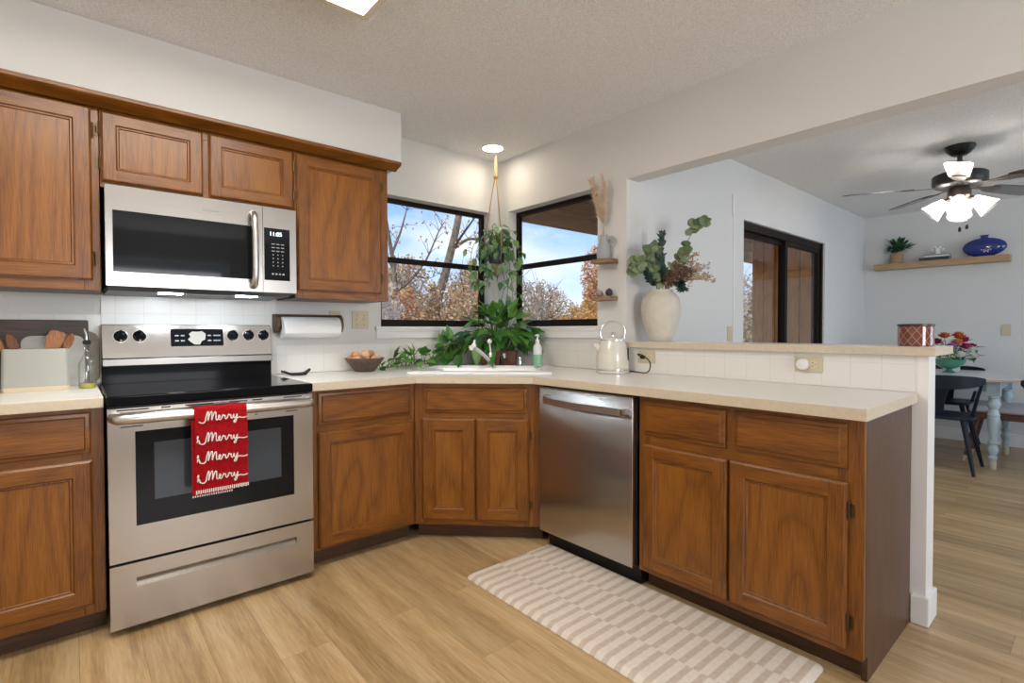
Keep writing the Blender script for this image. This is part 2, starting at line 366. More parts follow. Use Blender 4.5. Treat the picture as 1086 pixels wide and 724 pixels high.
w = MB(); w.box(XL, -1.017, -0.343, -0.001, 2.137, H - .001); struct('wall_soffit', w, M['wall'])
# half wall under the bar
w = MB(); w.box(0.001, WT, -2.652, YD - .001, 0, 1.060); struct('wall_peninsula', w, M['trim'])
# tiled splash areas
struct('trim_1', MB().box(XL, -2.418, -0.009, -0.0005, 0.916, 1.24), M['tile_x'])
struct('trim_2', MB().box(-2.416, -1.637, -0.011, -0.0005, 0.60, 1.345), M['tile_x'])
struct('trim_3', MB().box(-1.636, -0.0105, -0.009, -0.0005, 0.916, 1.081), M['tile_x'], bevel=0.003)
struct('trim_4', MB().box(-0.009, -0.0005, YD, -0.0105, 0.916, 1.081), M['tile_y'], bevel=0.003)
struct('trim_5', MB().box(-0.009, 0.0005, -2.617, YD - .001, 0.916, 1.0595), M['tile_y'])
# baseboards
struct('baseboard_peninsula', MB().box(-0.013, WT + .013, -2.665, -2.605, 0.001, 0.115).box(WT + .0005, WT + .013, -2.605, YD - .001, 0.001, 0.115), M['trim'], bevel=0.004)
struct('baseboard_end', MB().box(XB - .014, XB - .0005, YR + .1, YD - .001, 0.001, 0.13), M['trim'], bevel=0.004)
struct('baseboard_dining', MB().box(WT + .014, DX0 - .02, YD - .014, YD - .0005, 0.001, 0.13).box(DX1 + .06, XB - .015, YD - .014, YD - .0005, 0.001, 0.13), M['trim'], bevel=0.004)
# narrow stepped corner strip left of the sliding door
struct('trim_6', MB().box(1.322, 1.336, YD - .008, YD - .0005, 0.14, 2.03).box(1.305, 1.322, YD - .012, YD - .0005, 2.03, 2.19), M['trim'])

# ------------------------------------------------------------------ windows
def window(name, xf, label_frame):
    """xf maps (u along, d outward depth, z) to world"""
    def bx(mb, u0, u1, d0, d1, z0, z1):
        c = [xf(u, d, z) for u in (u0, u1) for d in (d0, d1) for z in (z0, z1)]
        xs, ys, zs = zip(*c); mb.box(min(xs), max(xs), min(ys), max(ys), min(zs), max(zs))
    U0, U1 = xf.u
    fr = MB(); f = 0.028
    bx(fr, U0, U0 + f, .082, .118, Z0, Z1); bx(fr, U1 - f, U1, .082, .118, Z0, Z1); bx(fr, U0 + f, U1 - f, .082, .118, Z0, Z0 + f); bx(fr, U0 + f, U1 - f, .082, .118, Z1 - f, Z1)
    o = struct(name, fr, M['dark_metal'])
    zm = 1.645; s = 0.02
    up = MB(); bx(up, U0 + f, U1 - f, .102, .114, zm - .015, zm + .02)
    struct('upper_sash', up, M['dark_metal'], o)
    lo = MB(); bx(lo, U0 + f, U1 - f, .085, .101, zm - .02, zm + .018); bx(lo, U0 + f, U1 - f, .085, .101, Z0 + f, Z0 + f + s); bx(lo, U0 + f, U0 + f + s, .085, .101, Z0 + f + s, zm - .02); bx(lo, U1 - f - s, U1 - f, .085, .101, Z0 + f + s, zm - .02)
    l = struct('lower_sash', lo, M['dark_metal'], o)
    p = MB(); bx(p, U0 + f, U1 - f, .107, .109, zm + .02, Z1 - f); struct('upper_pane', p, M['pane'], o)
    p = MB(); bx(p, U0 + f + s, U1 - f - s, .092, .094, Z0 + f + s, zm - .02); struct('lower_pane', p, M['pane'], o)
    return o
def xfA(u, d, z): return (u, d, z)
xfA.u = (X0, X1)
def xfB(u, d, z): return (d, u, z)
xfB.u = (Y1, Y0)
window('window_1', xfA, 'black metal'); window('window_2', xfB, 'black metal')
# stools and aprons
struct('trim_7', MB().box(-1.03, -0.026, -0.026, 0.082, 1.172, 1.1905).box(-1.022, -0.012, -0.012, -0.0005, 1.112, 1.172).box(-1.026, -0.02, -0.02, -0.0005, 1.158, 1.172), M['trim'], bevel=0.003)
struct('trim_8', MB().box(-0.026, 0.082, -1.045, -0.002, 1.172, 1.1905).box(-0.012, -0.0005, -1.037, -0.012, 1.112, 1.172).box(-0.02, -0.0005, -1.041, -0.02, 1.158, 1.172), M['trim'], bevel=0.003)

# ------------------------------------------------------------------ sliding door to the porch
d = MB(); e = .035
d.box(DX0, DX0 + e, YD + .05, YD + .115, 0.001, DZ).box(DX1 - .055, DX1 - .02, YD + .02, YD + .115, 0.001, DZ).box(DX0 + e, DX1 - .055, YD + .03, YD + .115, DZ - .06, DZ).box(DX0 + e, DX1 - .055, YD + .03, YD + .115, 0.001, 0.03)
door = struct('door_1', d, M['dark_metal'])
def panel(nm, x0, x1, y0, y1):
    m = MB(); s = .05
    m.box(x0, x0 + s, y0, y1, .03, DZ - .06).box(x1 - s, x1, y0, y1, .03, DZ - .06).box(x0 + s, x1 - s, y0, y1, .03, .1).box(x0 + s, x1 - s, y0, y1, DZ - .1, DZ - .06)
    o = struct(nm, m, M['dark_metal'], door)
    struct('pane', MB().box(x0 + s, x1 - s, (y0 + y1) / 2 - .003, (y0 + y1) / 2 + .003, .1, DZ - .1), M['pane'], o)
panel('fixed_panel', DX0 + e, 2.45, YD + .075, YD + .105); panel('sliding_panel', 2.39, DX1 - .055, YD + .038, YD + .07)
struct('door_jamb', MB().box(DX1 - .02, DX1, YD, YD + .119, 0.001, DZ), M['trim'], door, label='white painted side lining')

# ------------------------------------------------------------------ outside
M['porch'] = wood('porch_board', 'z', (0.36, 0.15, 0.04), (0.62, 0.29, 0.085), (0.72, 0.38, 0.13), rough=0.7, coat=0, scale=0.6)
M['porch_x'] = wood('porch_beam_wood', 'x', (0.22, 0.11, 0.05), (0.42, 0.23, 0.105), (0.55, 0.33, 0.16), rough=0.7, coat=0, scale=0.6)
M['ground'] = plain('leaf_litter', (0.20, 0.13, 0.07), 0.95, noise=0.5, nscale=6)
w = MB()
for i in range(9):                     # grooved siding of the wing across the porch
    y1 = -1.09 + 0.165 * i; w.box(5.2, 5.24, y1, y1 + .155, -.1, 2.52)
w.box(5.24, 5.4, -1.09, .395, -.1, 2.52)
struct('wall_porch', w, M['porch'])
w = MB(); w.box(.14, 6.4, -1.08, .50, 2.50, 2.53)
for i in range(11): w.box(.14, 6.4, -1.06 + i * .142, -.945 + i * .142, 2.488, 2.50)
struct('ceiling_porch', w, M['porch_x'])
struct('trim_9', MB().box(.14, 6.6, .50, .56, 2.195, 2.50).box(.14, 6.6, .47, .50, 2.36, 2.487), M['porch_x'])
struct('floor_porch', MB().box(.14, 5.2, -1.09, .6, -.16, -.06), M['porch_x'])
w = MB()
gn = 28
for i in range(gn + 1):
    for j in range(gn + 1):
        x, y = -30 + i * 90 / gn, 0.7 + j * 55 / gn
        w.v.append((x, y, -0.55 + 0.12 * math.sin(x * .7) * math.cos(y * .5) + max(0, y - 9) * .055 + max(0, x - 6) * .03))
for i in range(gn):
    for j in range(gn): w.f.append((i * (gn + 1) + j, (i + 1) * (gn + 1) + j, (i + 1) * (gn + 1) + j + 1, i * (gn + 1) + j + 1)); w.m.append(0)
struct('ground', w, M['ground'], smooth=True)
def gz(x, y): return -0.55 + 0.12 * math.sin(x * .7) * math.cos(y * .5) + max(0, y - 9) * .055 + max(0, x - 6) * .03
M['bark'] = plain('grey_bark', (0.16, 0.125, 0.095), 0.9, noise=0.35, nscale=12, bump=0.8, bscale=40)
M['lf_brown'] = leafmat('brown_leaves', (0.42, 0.26, 0.13), (0.58, 0.40, 0.23), (0.70, 0.54, 0.36), 0.8, 0.3)
M['lf_rust'] = leafmat('rust_leaves', (0.48, 0.20, 0.08), (0.62, 0.32, 0.15), (0.68, 0.47, 0.28), 0.8, 0.3)
M['lf_gold'] = leafmat('golden_leaves', (0.55, 0.28, 0.05), (0.66, 0.40, 0.10), (0.60, 0.42, 0.20), 0.8, 0.35)
M['lf_grey'] = leafmat('greyish_leaves', (0.36, 0.27, 0.17), (0.50, 0.39, 0.26), (0.60, 0.50, 0.37), 0.8, 0.3)
def crown(rnd, h, rad, n, sz, z0=0.0):
    mb = MB()
    for _ in range(n):
        t = rnd.random() ** 0.8; a = rnd.random() * 6.283
        rr = rad * (0.35 + 0.75 * math.sin(math.pi * min(1, 0.15 + t * .8))) * math.sqrt(rnd.random()) * (0.75 + .35 * math.sin(3 * a + 5 * t))
        z = z0 + t * h * (0.88 + .16 * math.sin(2 * a + 1))
        c = Vector((rr * math.cos(a), rr * math.sin(a), z)); q = Vector((rnd.uniform(-1, 1), rnd.uniform(-1, 1), rnd.uniform(-1, 1))).normalized()
        p = q.orthogonal().normalized(); b = q.cross(p); s = sz * rnd.uniform(.6, 1.4)
        mb.add([c - p * s, c - b * s * .55, c + p * s, c + b * s * .55], [(0, 1, 2, 3)])
    return mb
def branches(rnd, h, rad, n, r0):
    mb = MB(); mb.tube(bez([(0, 0, 0), (rad * .06, .02, h * .35), (-rad * .05, .05, h * .7), (rad * .05, 0, h)], 4), [r0 * (1 - .8 * i / 12) for i in range(13)], 6)
    for k in range(n):
        a = rnd.random() * 6.283; z = h * rnd.uniform(.15, .85); l = rad * rnd.uniform(.6, 1.1)
        p = Vector((0, 0, z)); dd = Vector((math.cos(a), math.sin(a), rnd.uniform(.5, 1.2))).normalized()
        q1 = p + dd * l * .5 + Vector((0, 0, -.05)); q2 = q1 + (dd + Vector((rnd.uniform(-.4, .4), rnd.uniform(-.4, .4), .2))) * l * .5
        mb.tube([p, q1, q2], [r0 * .4, r0 * .25, r0 * .06], 5)
        for s in range(2):
            q3 = q1 + Vector((rnd.uniform(-1, 1), rnd.uniform(-1, 1), rnd.uniform(.1, 1))) * l * .35
            mb.tube([q1, q3], [r0 * .15, r0 * .04], 4)
    return mb
rnd = random.Random(3)
def bush(name, mat, h, rad, n, sz, nb=14):
    t = thing(name, '', 'bush', (0, 0, 0)); lpart('foliage', crown(rnd, h, rad, n, sz, .05), mat, t, smooth=False); lpart('branches', branches(rnd, h * 1.08, rad, nb, .035), M['bark'], t); return t
kinds = {}
BUSH = [  # kind, x, y, scale, rotz, label
 ('brown', 1.75, 5.4, .86, 0, 'brown leafy brush low behind the left end of the left window'),
 ('rust', 2.55, 6.1, .88, 1, 'rust-red brush around the thin trunk, left window'),
 ('brown', 3.55, 6.3, .90, 2, 'tan brush at the foot of the thick leaning trunk'),
 ('rust', 4.6, 6.1, .86, 3, 'rust-red brush right of the thick leaning trunk'),
 ('grey', 4.6, 10.5, 1.08, 4, 'grey-brown thicket farther back behind the thin trunk'),
 ('grey', 7.2, 10.6, 1.10, 5, 'grey-brown thicket farther back behind the thick trunk'),
 ('brown', 6.6, 13.8, 1.35, 1.5, 'tallest pale brown tree on the rise seen between the two trunks'),
 ('brown', 9.6, 13.4, 1.30, .7, 'pale brown tree on the rise beside the hanging plant'),
 ('grey', 6.2, 7.3, .92, 2.5, 'grey-green brush at the left side of the right window'),
 ('grey', 7.5, 7.5, .92, 4.4, 'grey brush in the middle of the right window'),
 ('gold', 6.5, 5.05, .66, 1, 'golden yellow bush low in the right window'),
 ('gold', 8.0, 6.0, .72, 3, 'golden yellow bush behind the first golden one'),
 ('rustbig', 9.4, 6.75, .92, 0, 'tall orange tree at the right edge of the right window'),
 ('brown', 10.5, 10.2, .95, 2.2, 'distant brown brush over the golden bushes'),
 ('grey', 11.5, 3.2, .95, 5.2, 'grey thicket seen through the sliding door glass'),
]
def bush_proto(k):
    if k == 'brown': return bush('brush', M['lf_brown'], 3.0, 1.25, 9000, .042)
    if k == 'rust': return bush('brush', M['lf_rust'], 2.9, 1.2, 8500, .042)
    if k == 'grey': return bush('thicket', M['lf_grey'], 3.1, 1.4, 8000, .042, 22)
    if k == 'gold': return bush('bush', M['lf_gold'], 3.2, 1.2, 7000, .05)
    return bush('autumn_tree', M['lf_rust'], 4.3, 1.15, 9000, .052)
for k, x, y, s, rz, lab in BUSH:
    if k not in kinds: kinds[k] = o = bush_proto(k)
    else: o = copy_tree(kinds[k])
    o.location = (x, y, gz(x, y) - .02); o.scale = (s, s, s); o.rotation_euler = (0, 0, rz); o['label'] = lab; o['group'] = 'autumn brush outside the windows'; o['category'] = 'tree' if 'tree' in lab else 'bush'
# the two bare trees in front of the left window
def bare_tree(name, label, base, pts, r0, brs):
    b = Vector(base); t = thing(name, label, 'tree', base, 0, 'bare trees outside the left window'); P = bez(pts, 5)
    mb = MB(); mb.tube(P, [r0 * (1 - .5 * i / (len(P) - 1)) for i in range(len(P))], 9); part('trunk', mb, M['bark'], t)
    mb = MB(); lv = MB()
    for br in brs:
        Q = bez(br[:-1], 5); mb.tube(Q, [br[-1] * (1 - .85 * i / (len(Q) - 1)) for i in range(len(Q))], 6)
        for k in range(3, len(Q), 2):
            for s in range(3):
                q = Q[k] + Vector((rnd.uniform(-.35, .35), rnd.uniform(-.25, .25), rnd.uniform(-.1, .45)))
                mb.tube([Q[k], (Q[k] + q) / 2 + Vector((0, 0, .03)), q], [.008, .006, .003], 4)
                for z in range(4):
                    lv.leaf(q + Vector((rnd.uniform(-.09, .09),) * 3), (rnd.uniform(-1, 1), rnd.uniform(-1, 1), -.6), (0, 0, 1), .055, .04)
    part('branches', mb, M['bark'], t); part('leaves', lv, M['lf_rust'], t, smooth=False)
bare_tree('bare_tree', 'thick bare leaning trunk with few leaves, right part of the left window', (3.35, 7, -1.25), [(3.35, 7, -1.25), (3.78, 7, 1.39), (4.15, 7, 2.6), (4.52, 7, 3.96), (4.75, 7, 5.6)], .13,
  [[(4.36, 7, 3.1), (4.75, 6.95, 3.35), (5.2, 7, 3.4), (5.9, 7, 3.7), .05], [(4.25, 7, 2.9), (4.55, 7.1, 3.3), (5.1, 7.1, 4.0), (5.5, 7.1, 4.6), .045], [(4.5, 7, 3.8), (4.2, 6.9, 4.2), (3.8, 6.9, 4.9), .04]])
bare_tree('bare_tree', 'thin dark bare tree with spreading branches, left part of the left window', (2.8, 7, -1.25), [(2.8, 7, -1.25), (2.86, 7, 1.4), (2.80, 7, 2.5), (2.72, 7, 3.0), (2.45, 7, 4.4)], .065,
  [[(2.82, 7, 2.0), (3.15, 6.95, 2.25), (3.6, 7, 2.75), (3.95, 7, 3.45), (4.1, 7, 3.65), .04], [(2.75, 7, 2.8), (2.95, 6.9, 3.4), (3.2, 6.9, 4.3), .035], [(2.8, 7, 2.5), (2.5, 7, 2.9), (2.3, 7, 3.4), .03], [(2.84, 7, 1.7), (3.1, 7, 1.75), (3.45, 7, 2.05), .025], [(3.3, 7, 2.4), (3.7, 7.1, 2.35), (4.0, 7, 2.5), .02]])

# ------------------------------------------------------------------ cabinets
def ring_panel(mb, x0, x1, z0, z1, steps, my=0):
    """nested rectangles stepping (inset, y); fills last one; material index per step"""
    prev = None
    for ins, y in steps:
        c = [(x0 + ins, y, z0 + ins), (x1 - ins, y, z0 + ins), (x1 - ins, y, z1 - ins), (x0 + ins, y, z1 - ins)]
        if prev: mb.add(prev + c, [(0, 1, 5, 4), (1, 2, 6, 5), (2, 3, 7, 6), (3, 0, 4, 7)])
        prev = c
    return prev
def door_meshes(x0, x1, z0, z1, st=.056):
    """door frame (stiles grain up: index 0, rails: index 1) and its recessed panel, front towards -y, back at y=0"""
    f = MB(); T = -.019
    prev = ring_panel(f, x0, x1, z0, z1, [(0, 0), (0, -.012), (.008, T)])
    a, b = .008, st
    X = [x0 + a, x0 + b, x1 - b, x1 - a]; Zs = [z0 + a, z0 + b, z1 - b, z1 - a]
    q = lambda xa, xb, za, zb: f.add([(xa, T, za), (xb, T, za), (xb, T, zb), (xa, T, zb)], [(0, 1, 2, 3)])
    f.mi = 0; q(X[0], X[1], Zs[0], Zs[3]); q(X[2], X[3], Zs[0], Zs[3])
    f.mi = 1; q(X[1], X[2], Zs[0], Zs[1]); q(X[1], X[2], Zs[2], Zs[3])
    f.mi = 0; ring_panel(f, x0, x1, z0, z1, [(b, T), (b + .005, T + .006), (b + .010, T + .0055), (b + .014, T + .011)])
    i = b + .014; f.add([(x0, 0, z0), (x1, 0, z0), (x1, 0, z1), (x0, 0, z1)], [(0, 1, 2, 3)])
    p = MB(); p.box(x0 + i - .004, x1 - i + .004, T + .0105, -.001, z0 + i - .004, z1 - i + .004)
    return f, p
def drawer_mesh(x0, x1, z0, z1):
    f = MB(); T = -.019
    f.mi = 0; c = ring_panel(f, x0, x1, z0, z1, [(0, 0), (0, -.007), (.005, -.010), (.016, -.0125), (.020, T)])
    f.add(c, [(0, 1, 2, 3)]); f.add([(x0, 0, z0), (x1, 0, z0), (x1, 0, z1), (x0, 0, z1)], [(0, 1, 2, 3)]); return f
def hinge_mesh(x, z, s):
    m = MB(); m.tube([(x, -.012, z - .024), (x, -.012, z + .024)], .0045, 8); m.box(min(x, x + s * .014), max(x, x + s * .014), -.004, -.0003, z - .02, z + .02)
    m.sphere((x, -.012, z + .026), .0045, 8, 5).sphere((x, -.012, z - .026), .0045, 8, 5); return m
def cabinet(name, label, loc, rz, w, d, z0, z1, doors, drawers, toe=True, group=None, end=False, st=.056):
    t = thing(name, label, 'cabinet', loc, rz, group)
    xr = w - (.018 if end else 0)
    lpart('cabinet_box', MB().box(.001, .017, .0205, d, z0, z1).box(xr - .017, xr - .001, .0205, d, z0, z1).box(.017, xr - .017, .0205, d, z0, z0 + .016).box(.017, xr - .017, d - .012, d, z0 + .016, z1).box(.017, xr - .017, .0205, .08, z1 - .02, z1), M['oak_dark'], t)
    fr = MB(); ins = [.0]  # face frame as stiles and rails around the openings
    al = doors + [q + (0,) for q in drawers]; sl, sr = min(q[0] for q in al) + .03, w - max(q[1] for q in al) + .03
    fr.mi = 0; fr.box(0, sl, 0, .02, z0, z1).box(w - sr, w, 0, .02, z0, z1)
    fr.mi = 1; fr.box(sl, w - sr, 0, .02, z0, z0 + .06).box(sl, w - sr, 0, .02, z1 - .06, z1)
    if drawers: fr.box(sl, w - sr, 0, .02, .645, .73)
    if len(doors) > 1: fr.mi = 0; m = (doors[0][1] + doors[1][0]) / 2; fr.box(m - .035, m + .035, .0005, .0195, z0 + .06, z1 - .06)
    lpart('face_frame', fr, [M['oak_z'], M['oak_x']], t, bevel=.0015)
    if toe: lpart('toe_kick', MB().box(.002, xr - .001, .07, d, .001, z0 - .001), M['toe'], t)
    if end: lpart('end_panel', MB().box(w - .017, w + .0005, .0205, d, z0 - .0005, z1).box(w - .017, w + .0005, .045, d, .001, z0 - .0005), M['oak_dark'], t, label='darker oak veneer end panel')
    for x0, x1, a, b, side in doors:
        f, p = door_meshes(x0, x1, a, b, st); f.v = [(x, y - .0006, z) for x, y, z in f.v]; p.v = [(x, y - .0006, z) for x, y, z in p.v]
        dd = lpart('door', f, [M['oak_z'], M['oak_x']], t, angle=25); lpart('panel', p, M['oak_panel'], dd)
        if side:
            s = 1 if side == 'r' else -1; hx = x1 + .004 if side == 'r' else x0 - .004
            for hz in (a + min(.09, (b - a) * .25), b - min(.09, (b - a) * .25)): lpart('hinge', hinge_mesh(hx, hz, s), M['hinge'], dd)
    for x0, x1, a, b in drawers:
        f = drawer_mesh(x0, x1, a, b); f.v = [(x, y - .0006, z) for x, y, z in f.v]; lpart('drawer', f, M['oak_x'], t, angle=20)
    return t
LW = 'wooden base cabinets'; UW = 'wooden wall cabinets'
ZB, ZT = .088, .8765
cabinet('base_cabinet', 'oak base cabinet left of the range, drawer over door, under the short worktop', (-3.3, -.60, 0), 0, .864, .585, ZB, ZT,
        [(.035, .425, .13, .677, None), (.44, .828, .13, .677, None)], [(.035, .425, .703, .859), (.44, .825, .703, .859)], group=LW)
cabinet('base_cabinet', 'oak base cabinet right of the range with one wide door under a drawer', (-1.664, -.60, 0), 0, .577, .585, ZB, ZT,
        [(.041, .560, .10, .669, None)], [(.043, .546, .701, .861)], group=LW)
a45 = R(-45)
cc = Vector((-.8435, -.8435, 0)); ux = Vector((math.cos(a45), math.sin(a45), 0))
cabinet('corner_base_cabinet', 'angled oak corner cabinet below the sink with a pair of narrow doors', cc - ux * .343, a45, .708, .50, ZB, ZT,
        [(.045, .338, .12, .68, None), (.346, .635, .12, .68, 'r')], [(.056, .626, .71, .85)], group=LW, st=.062)
cabinet('peninsula_base_cabinet', 'oak base cabinet at the end of the peninsula, two drawers over two doors', (-.60, -1.742, 0), R(-90), .862, .585, ZB, ZT,
        [(.026, .412, .113, .661, None), (.421, .817, .113, .663, 'r')], [(.030, .402, .704, .853), (.435, .813, .706, .856)], end=True, group=LW)
UZ0, UZ1 = 1.335, 2.118
cabinet('wall_cabinet', 'tall oak wall cabinet left of the microwave', (-3.3, -.33, 0), 0, .873, .318, UZ0, UZ1, [(.02, .40, 1.376, 2.091, None), (.415, .848, 1.376, 2.091, 'r')], [], toe=False, group=UW)
cabinet('wall_cabinet', 'short two-door oak wall cabinet above the microwave', (-2.425, -.33, 0), 0, .790, .318, 1.7715, UZ1, [(.004, .377, 1.795, 2.087, 'l'), (.402, .783, 1.795, 2.087, 'r')], [], toe=False, group=UW, st=.05)
cabinet('wall_cabinet', 'narrow oak wall cabinet between the microwave and the left window', (-1.633, -.33, 0), 0, .531, .318, UZ0, UZ1, [(.009, .482, 1.376, 2.087, 'r')], [], toe=False, group=UW)
# moulding above the wall cabinets
mb = MB(); prof = [(-.332, 2.1185), (-.352, 2.1185), (-.356, 2.094), (-.372, 2.100), (-.405, 2.112), (-.424, 2.116), (-.428, 2.120), (-.428, 2.132), (-.424, 2.136), (-.332, 2.136)]
n = len(prof); xa, xb = XL + .001, -1.062
mb.add([(xa, y, z) for y, z in prof] + [(xb, y, z) for y, z in prof], [tuple(range(n)), tuple(range(n, 2 * n))] + [(i, (i + 1) % n, n + (i + 1) % n, n + i) for i in range(n)])
struct('trim_10', mb, M['oak_x'], smooth=True)

# ------------------------------------------------------------------ worktops
M_lam = [M['laminate'], M['lam_edge']]
m = MB(); m.prism([(-3.3, -.0095), (-3.3, -.652), (-2.4375, -.652), (-2.4375, -.0095)][::-1], .877, .915, side_mi=1)
single('worktop', m, M_lam, 'short cream laminate worktop left of the range', 'worktop', (-3.0, -.33, .877), bevel=.002)
hole_c = Vector((-.575, -.575)); hu = Vector((.7071, -.7071)); hv = Vector((.7071, .7071))
outer = [(-1.6635, -.0095), (-1.6635, -.652), (-1.103, -.652), (-.655, -1.100), (-.655, -2.622), (-.0095, -2.622), (-.0095, -.0095)]
hole = [tuple(hole_c + hu * a + hv * b) for a, b in ((-.37, -.235), (.37, -.235), (.37, .235), (-.37, .235))]
m = MB(); allp = [Vector((*p, 0)) for p in outer + hole]
tri = tessellate_polygon([[Vector((*p, 0)) for p in outer], [Vector((*p, 0)) for p in hole]])
no = len(outer); nh = len(hole); nn = no + nh
m.add([(p.x, p.y, .877) for p in allp] + [(p.x, p.y, .915) for p in allp], [t for t in tri] + [tuple(nn + i for i in t) for t in tri])
m.mi = 1
for base, cnt in ((0, no), (no, nh)):
    for i in range(cnt):
        j = (i + 1) % cnt; m.f.append((base + i, base + j, nn + base + j, nn + base + i)); m.m.append(1)
single('worktop', m, M_lam, 'long cream laminate worktop running round the sink corner onto the peninsula', 'worktop', (-.6, -.6, .877), smooth=False)
m = MB(); m.prism([(-.038, YD - .002), (-.038, -2.681), (.288, -2.681), (.288, YD - .002)][::-1], 1.061, 1.095, side_mi=1)
single('bar_top', m, M_lam, 'raised cream laminate bar ledge on the half wall', 'worktop', (.1, -2, 1.061), bevel=.0025)

# ------------------------------------------------------------------ range
SX0, SX1 = -2.4305, -1.6695
t = thing('range', 'stainless electric range with black glass cooktop between the base cabinets', 'stove', (-2.05, -.35, 0))
part('body', MB().box(SX0 + .004, SX1 - .004, -.64, -.03, .03, .895), M['black_matte'], t, bevel=.003)
m = MB(); m.box(SX0, SX1, -.685, -.10, .878, .918); ct = part('cooktop', m, M['black_gloss'], t, bevel=.008)
m = MB(); m.box(SX0 + .01, SX1 - .018, -.095, -.035, .90, 1.055); part('rear_riser', m, M['black_gloss'], t, bevel=.004)
m = MB(); m.prism([(-.105, 1.035), (-.075, 1.195), (-.03, 1.195), (-.03, 1.035)], SX0 + .011, SX1 - .017, Matrix(((0, 0, 1, 0), (1, 0, 0, 0), (0, 1, 0, 0), (0, 0, 0, 1))))
cp = part('control_panel', m, M['steel_x'], t, bevel=.003)
m = MB(); m.box(SX0 + .011, SX1 - .017, -.1105, -.030, 1.000, 1.034); part('panel_lip', m, plain('dark_steel', (.26, .245, .23), .3, 1), t, bevel=.003)
def onpanel(x, z): return Vector((x, -.105 + (z - 1.035) / .16 * .03, z))
PN = Vector((0, -.983, .184)); RM = rot_to(PN).to_4x4()
for x in (-2.349, -2.277, -1.876, -1.799, -1.725):
    c = onpanel(x, 1.139)
    m = MB(); m.lathe([(.026, .0005), (.027, .006), (.024, .012), (.0, .012)], c, 24, RM); 
    kn = part('knob', m, M['black_gloss'], t)
    m = MB(); m.lathe([(.0225, .0125), (.021, .028), (.017, .031), (0, .031)], c, 20, RM); m.box(-.005, .005, -.024, .024, .0125, .036, Matrix.Translation(c) @ RM); part('knob_grip', m, M['black_gloss'], kn, bevel=.002)
    m = MB(); m.lathe([(.0275, .0), (.030, .0), (.030, .003), (.0275, .003), (.0275, 0)], c, 28, RM); part('knob_ring', m, M['chrome'], kn)
m = MB(); c0 = onpanel(-2.0365, 1.130)
m.prism(rrect(-.1155, .1155, -.044, .044, .006), .0004, .003, Matrix.Translation(c0) @ Matrix(((1, 0, 0, 0), (0, .184, -.983, 0), (0, .983, .184, 0), (0, 0, 0, 1))))
dsp = part('display', m, M['black_glass'], cp)
PMX = Matrix.Translation(c0) @ Matrix(((1, 0, 0, 0), (0, .184, -.983, 0), (0, .983, .184, 0), (0, 0, 0, 1)))
KEYP = plain('key_print', (.5, .52, .55), .5)
for u in (-.090, -.065, .052, .078, .094):
    for v in (-.016, .010): part('touch_key', MB().box(u - .008, u + .008, v - .003, v + .003, .0031, .0036, PMX), KEYP, dsp)
m = MB(); m.prism([(x * .9, y * .9) for x, y in [(-.034, -.022), (-.012, -.040), (.014, -.040), (.022, -.022), (.040, -.012), (.044, .020), (.026, .036), (.004, .032), (-.022, .034), (-.038, .020), (-.030, .004), (-.044, -.010)]], .0034, .0040, PMX @ Matrix.Translation((-.004, 0, 0)))
part('clock_cover', m, plain('pale_film', (.62, .58, .52), .6), dsp, label='pale blotch covering the clock')
# oven door
m = MB(); y1 = -.677; dz0, dz1 = .283, .870
wx0, wx1, wz0, wz1 = -2.345, -1.757, .414, .778
m.box(SX0 + .002, wx0, y1, -.642, dz0, dz1).box(wx1, SX1 - .002, y1, -.642, dz0, dz1).box(wx0, wx1, y1, -.642, dz0, wz0).box(wx0, wx1, y1, -.642, wz1, dz1)
od = part('oven_door', m, M['steel_x'], t)
m = MB(); m.box(wx0, wx1, y1 + .003, -.645, wz0, wz1); gl = part('window', m, M['black_glass'], od)
m = MB(); m.box(wx0 + .06, wx1 - .055, y1 + .0018, y1 + .0028, wz0 + .09, wz1 - .05); part('inner_pane', m, M['oven_glass'], gl)
for xa, xb in ((-2.40, -2.30), (-2.26, -2.23), (-2.18, -2.08), (-2.02, -1.95), (-1.93, -1.89), (-1.80, -1.72)):
    part('vent_slot', MB().box(xa, xb, y1 - .0008, y1 + .001, .860, .865), M['black_matte'], od); part('vent_slot', MB().box(xa + .01, xb - .02, y1 - .0008, y1 + .001, .797, .801), M['black_matte'], od)
m = MB(); pts = bez([(SX0 + .022, -.678, .836), (SX0 + .03, -.712, .836), (SX0 + .07, -.735, .836), (-2.05, -.742, .836), (SX1 - .07, -.735, .836), (SX1 - .03, -.712, .836), (SX1 - .022, -.678, .836)], 6)
m.tube(pts, .0205, 16, flat=1.0); part('handle', m, M['satin'], od)
# drawer with recessed grip
m = MB(); gx0, gx1, gz0, gz1 = -2.348, -1.748, .180, .214; z0, z1 = .030, .272
m.box(SX0 + .002, gx0, y1, -.642, z0, z1).box(gx1, SX1 - .002, y1, -.642, z0, z1).box(gx0, gx1, y1, -.642, z0, gz0).box(gx0, gx1, y1, -.642, gz1, z1).box(gx0, gx1, -.655, -.642, gz0, gz1)
m.add([(gx0, y1, gz0), (gx1, y1, gz0), (gx1, -.6552, gz1 - .006), (gx0, -.6552, gz1 - .006), (gx0, -.6552, gz0), (gx1, -.6552, gz0)], [(0, 1, 2, 3), (0, 3, 4), (1, 5, 2)])
part('storage_drawer', m, M['steel_x'], t)
for x in (SX0 + .05, SX1 - .05):
    for y in (-.60, -.08): part('foot', MB().lathe([(.018, 0.001), (.018, .012), (.008, .014), (.008, .032)], (x, y, 0), 12), M['black_matte'], t)

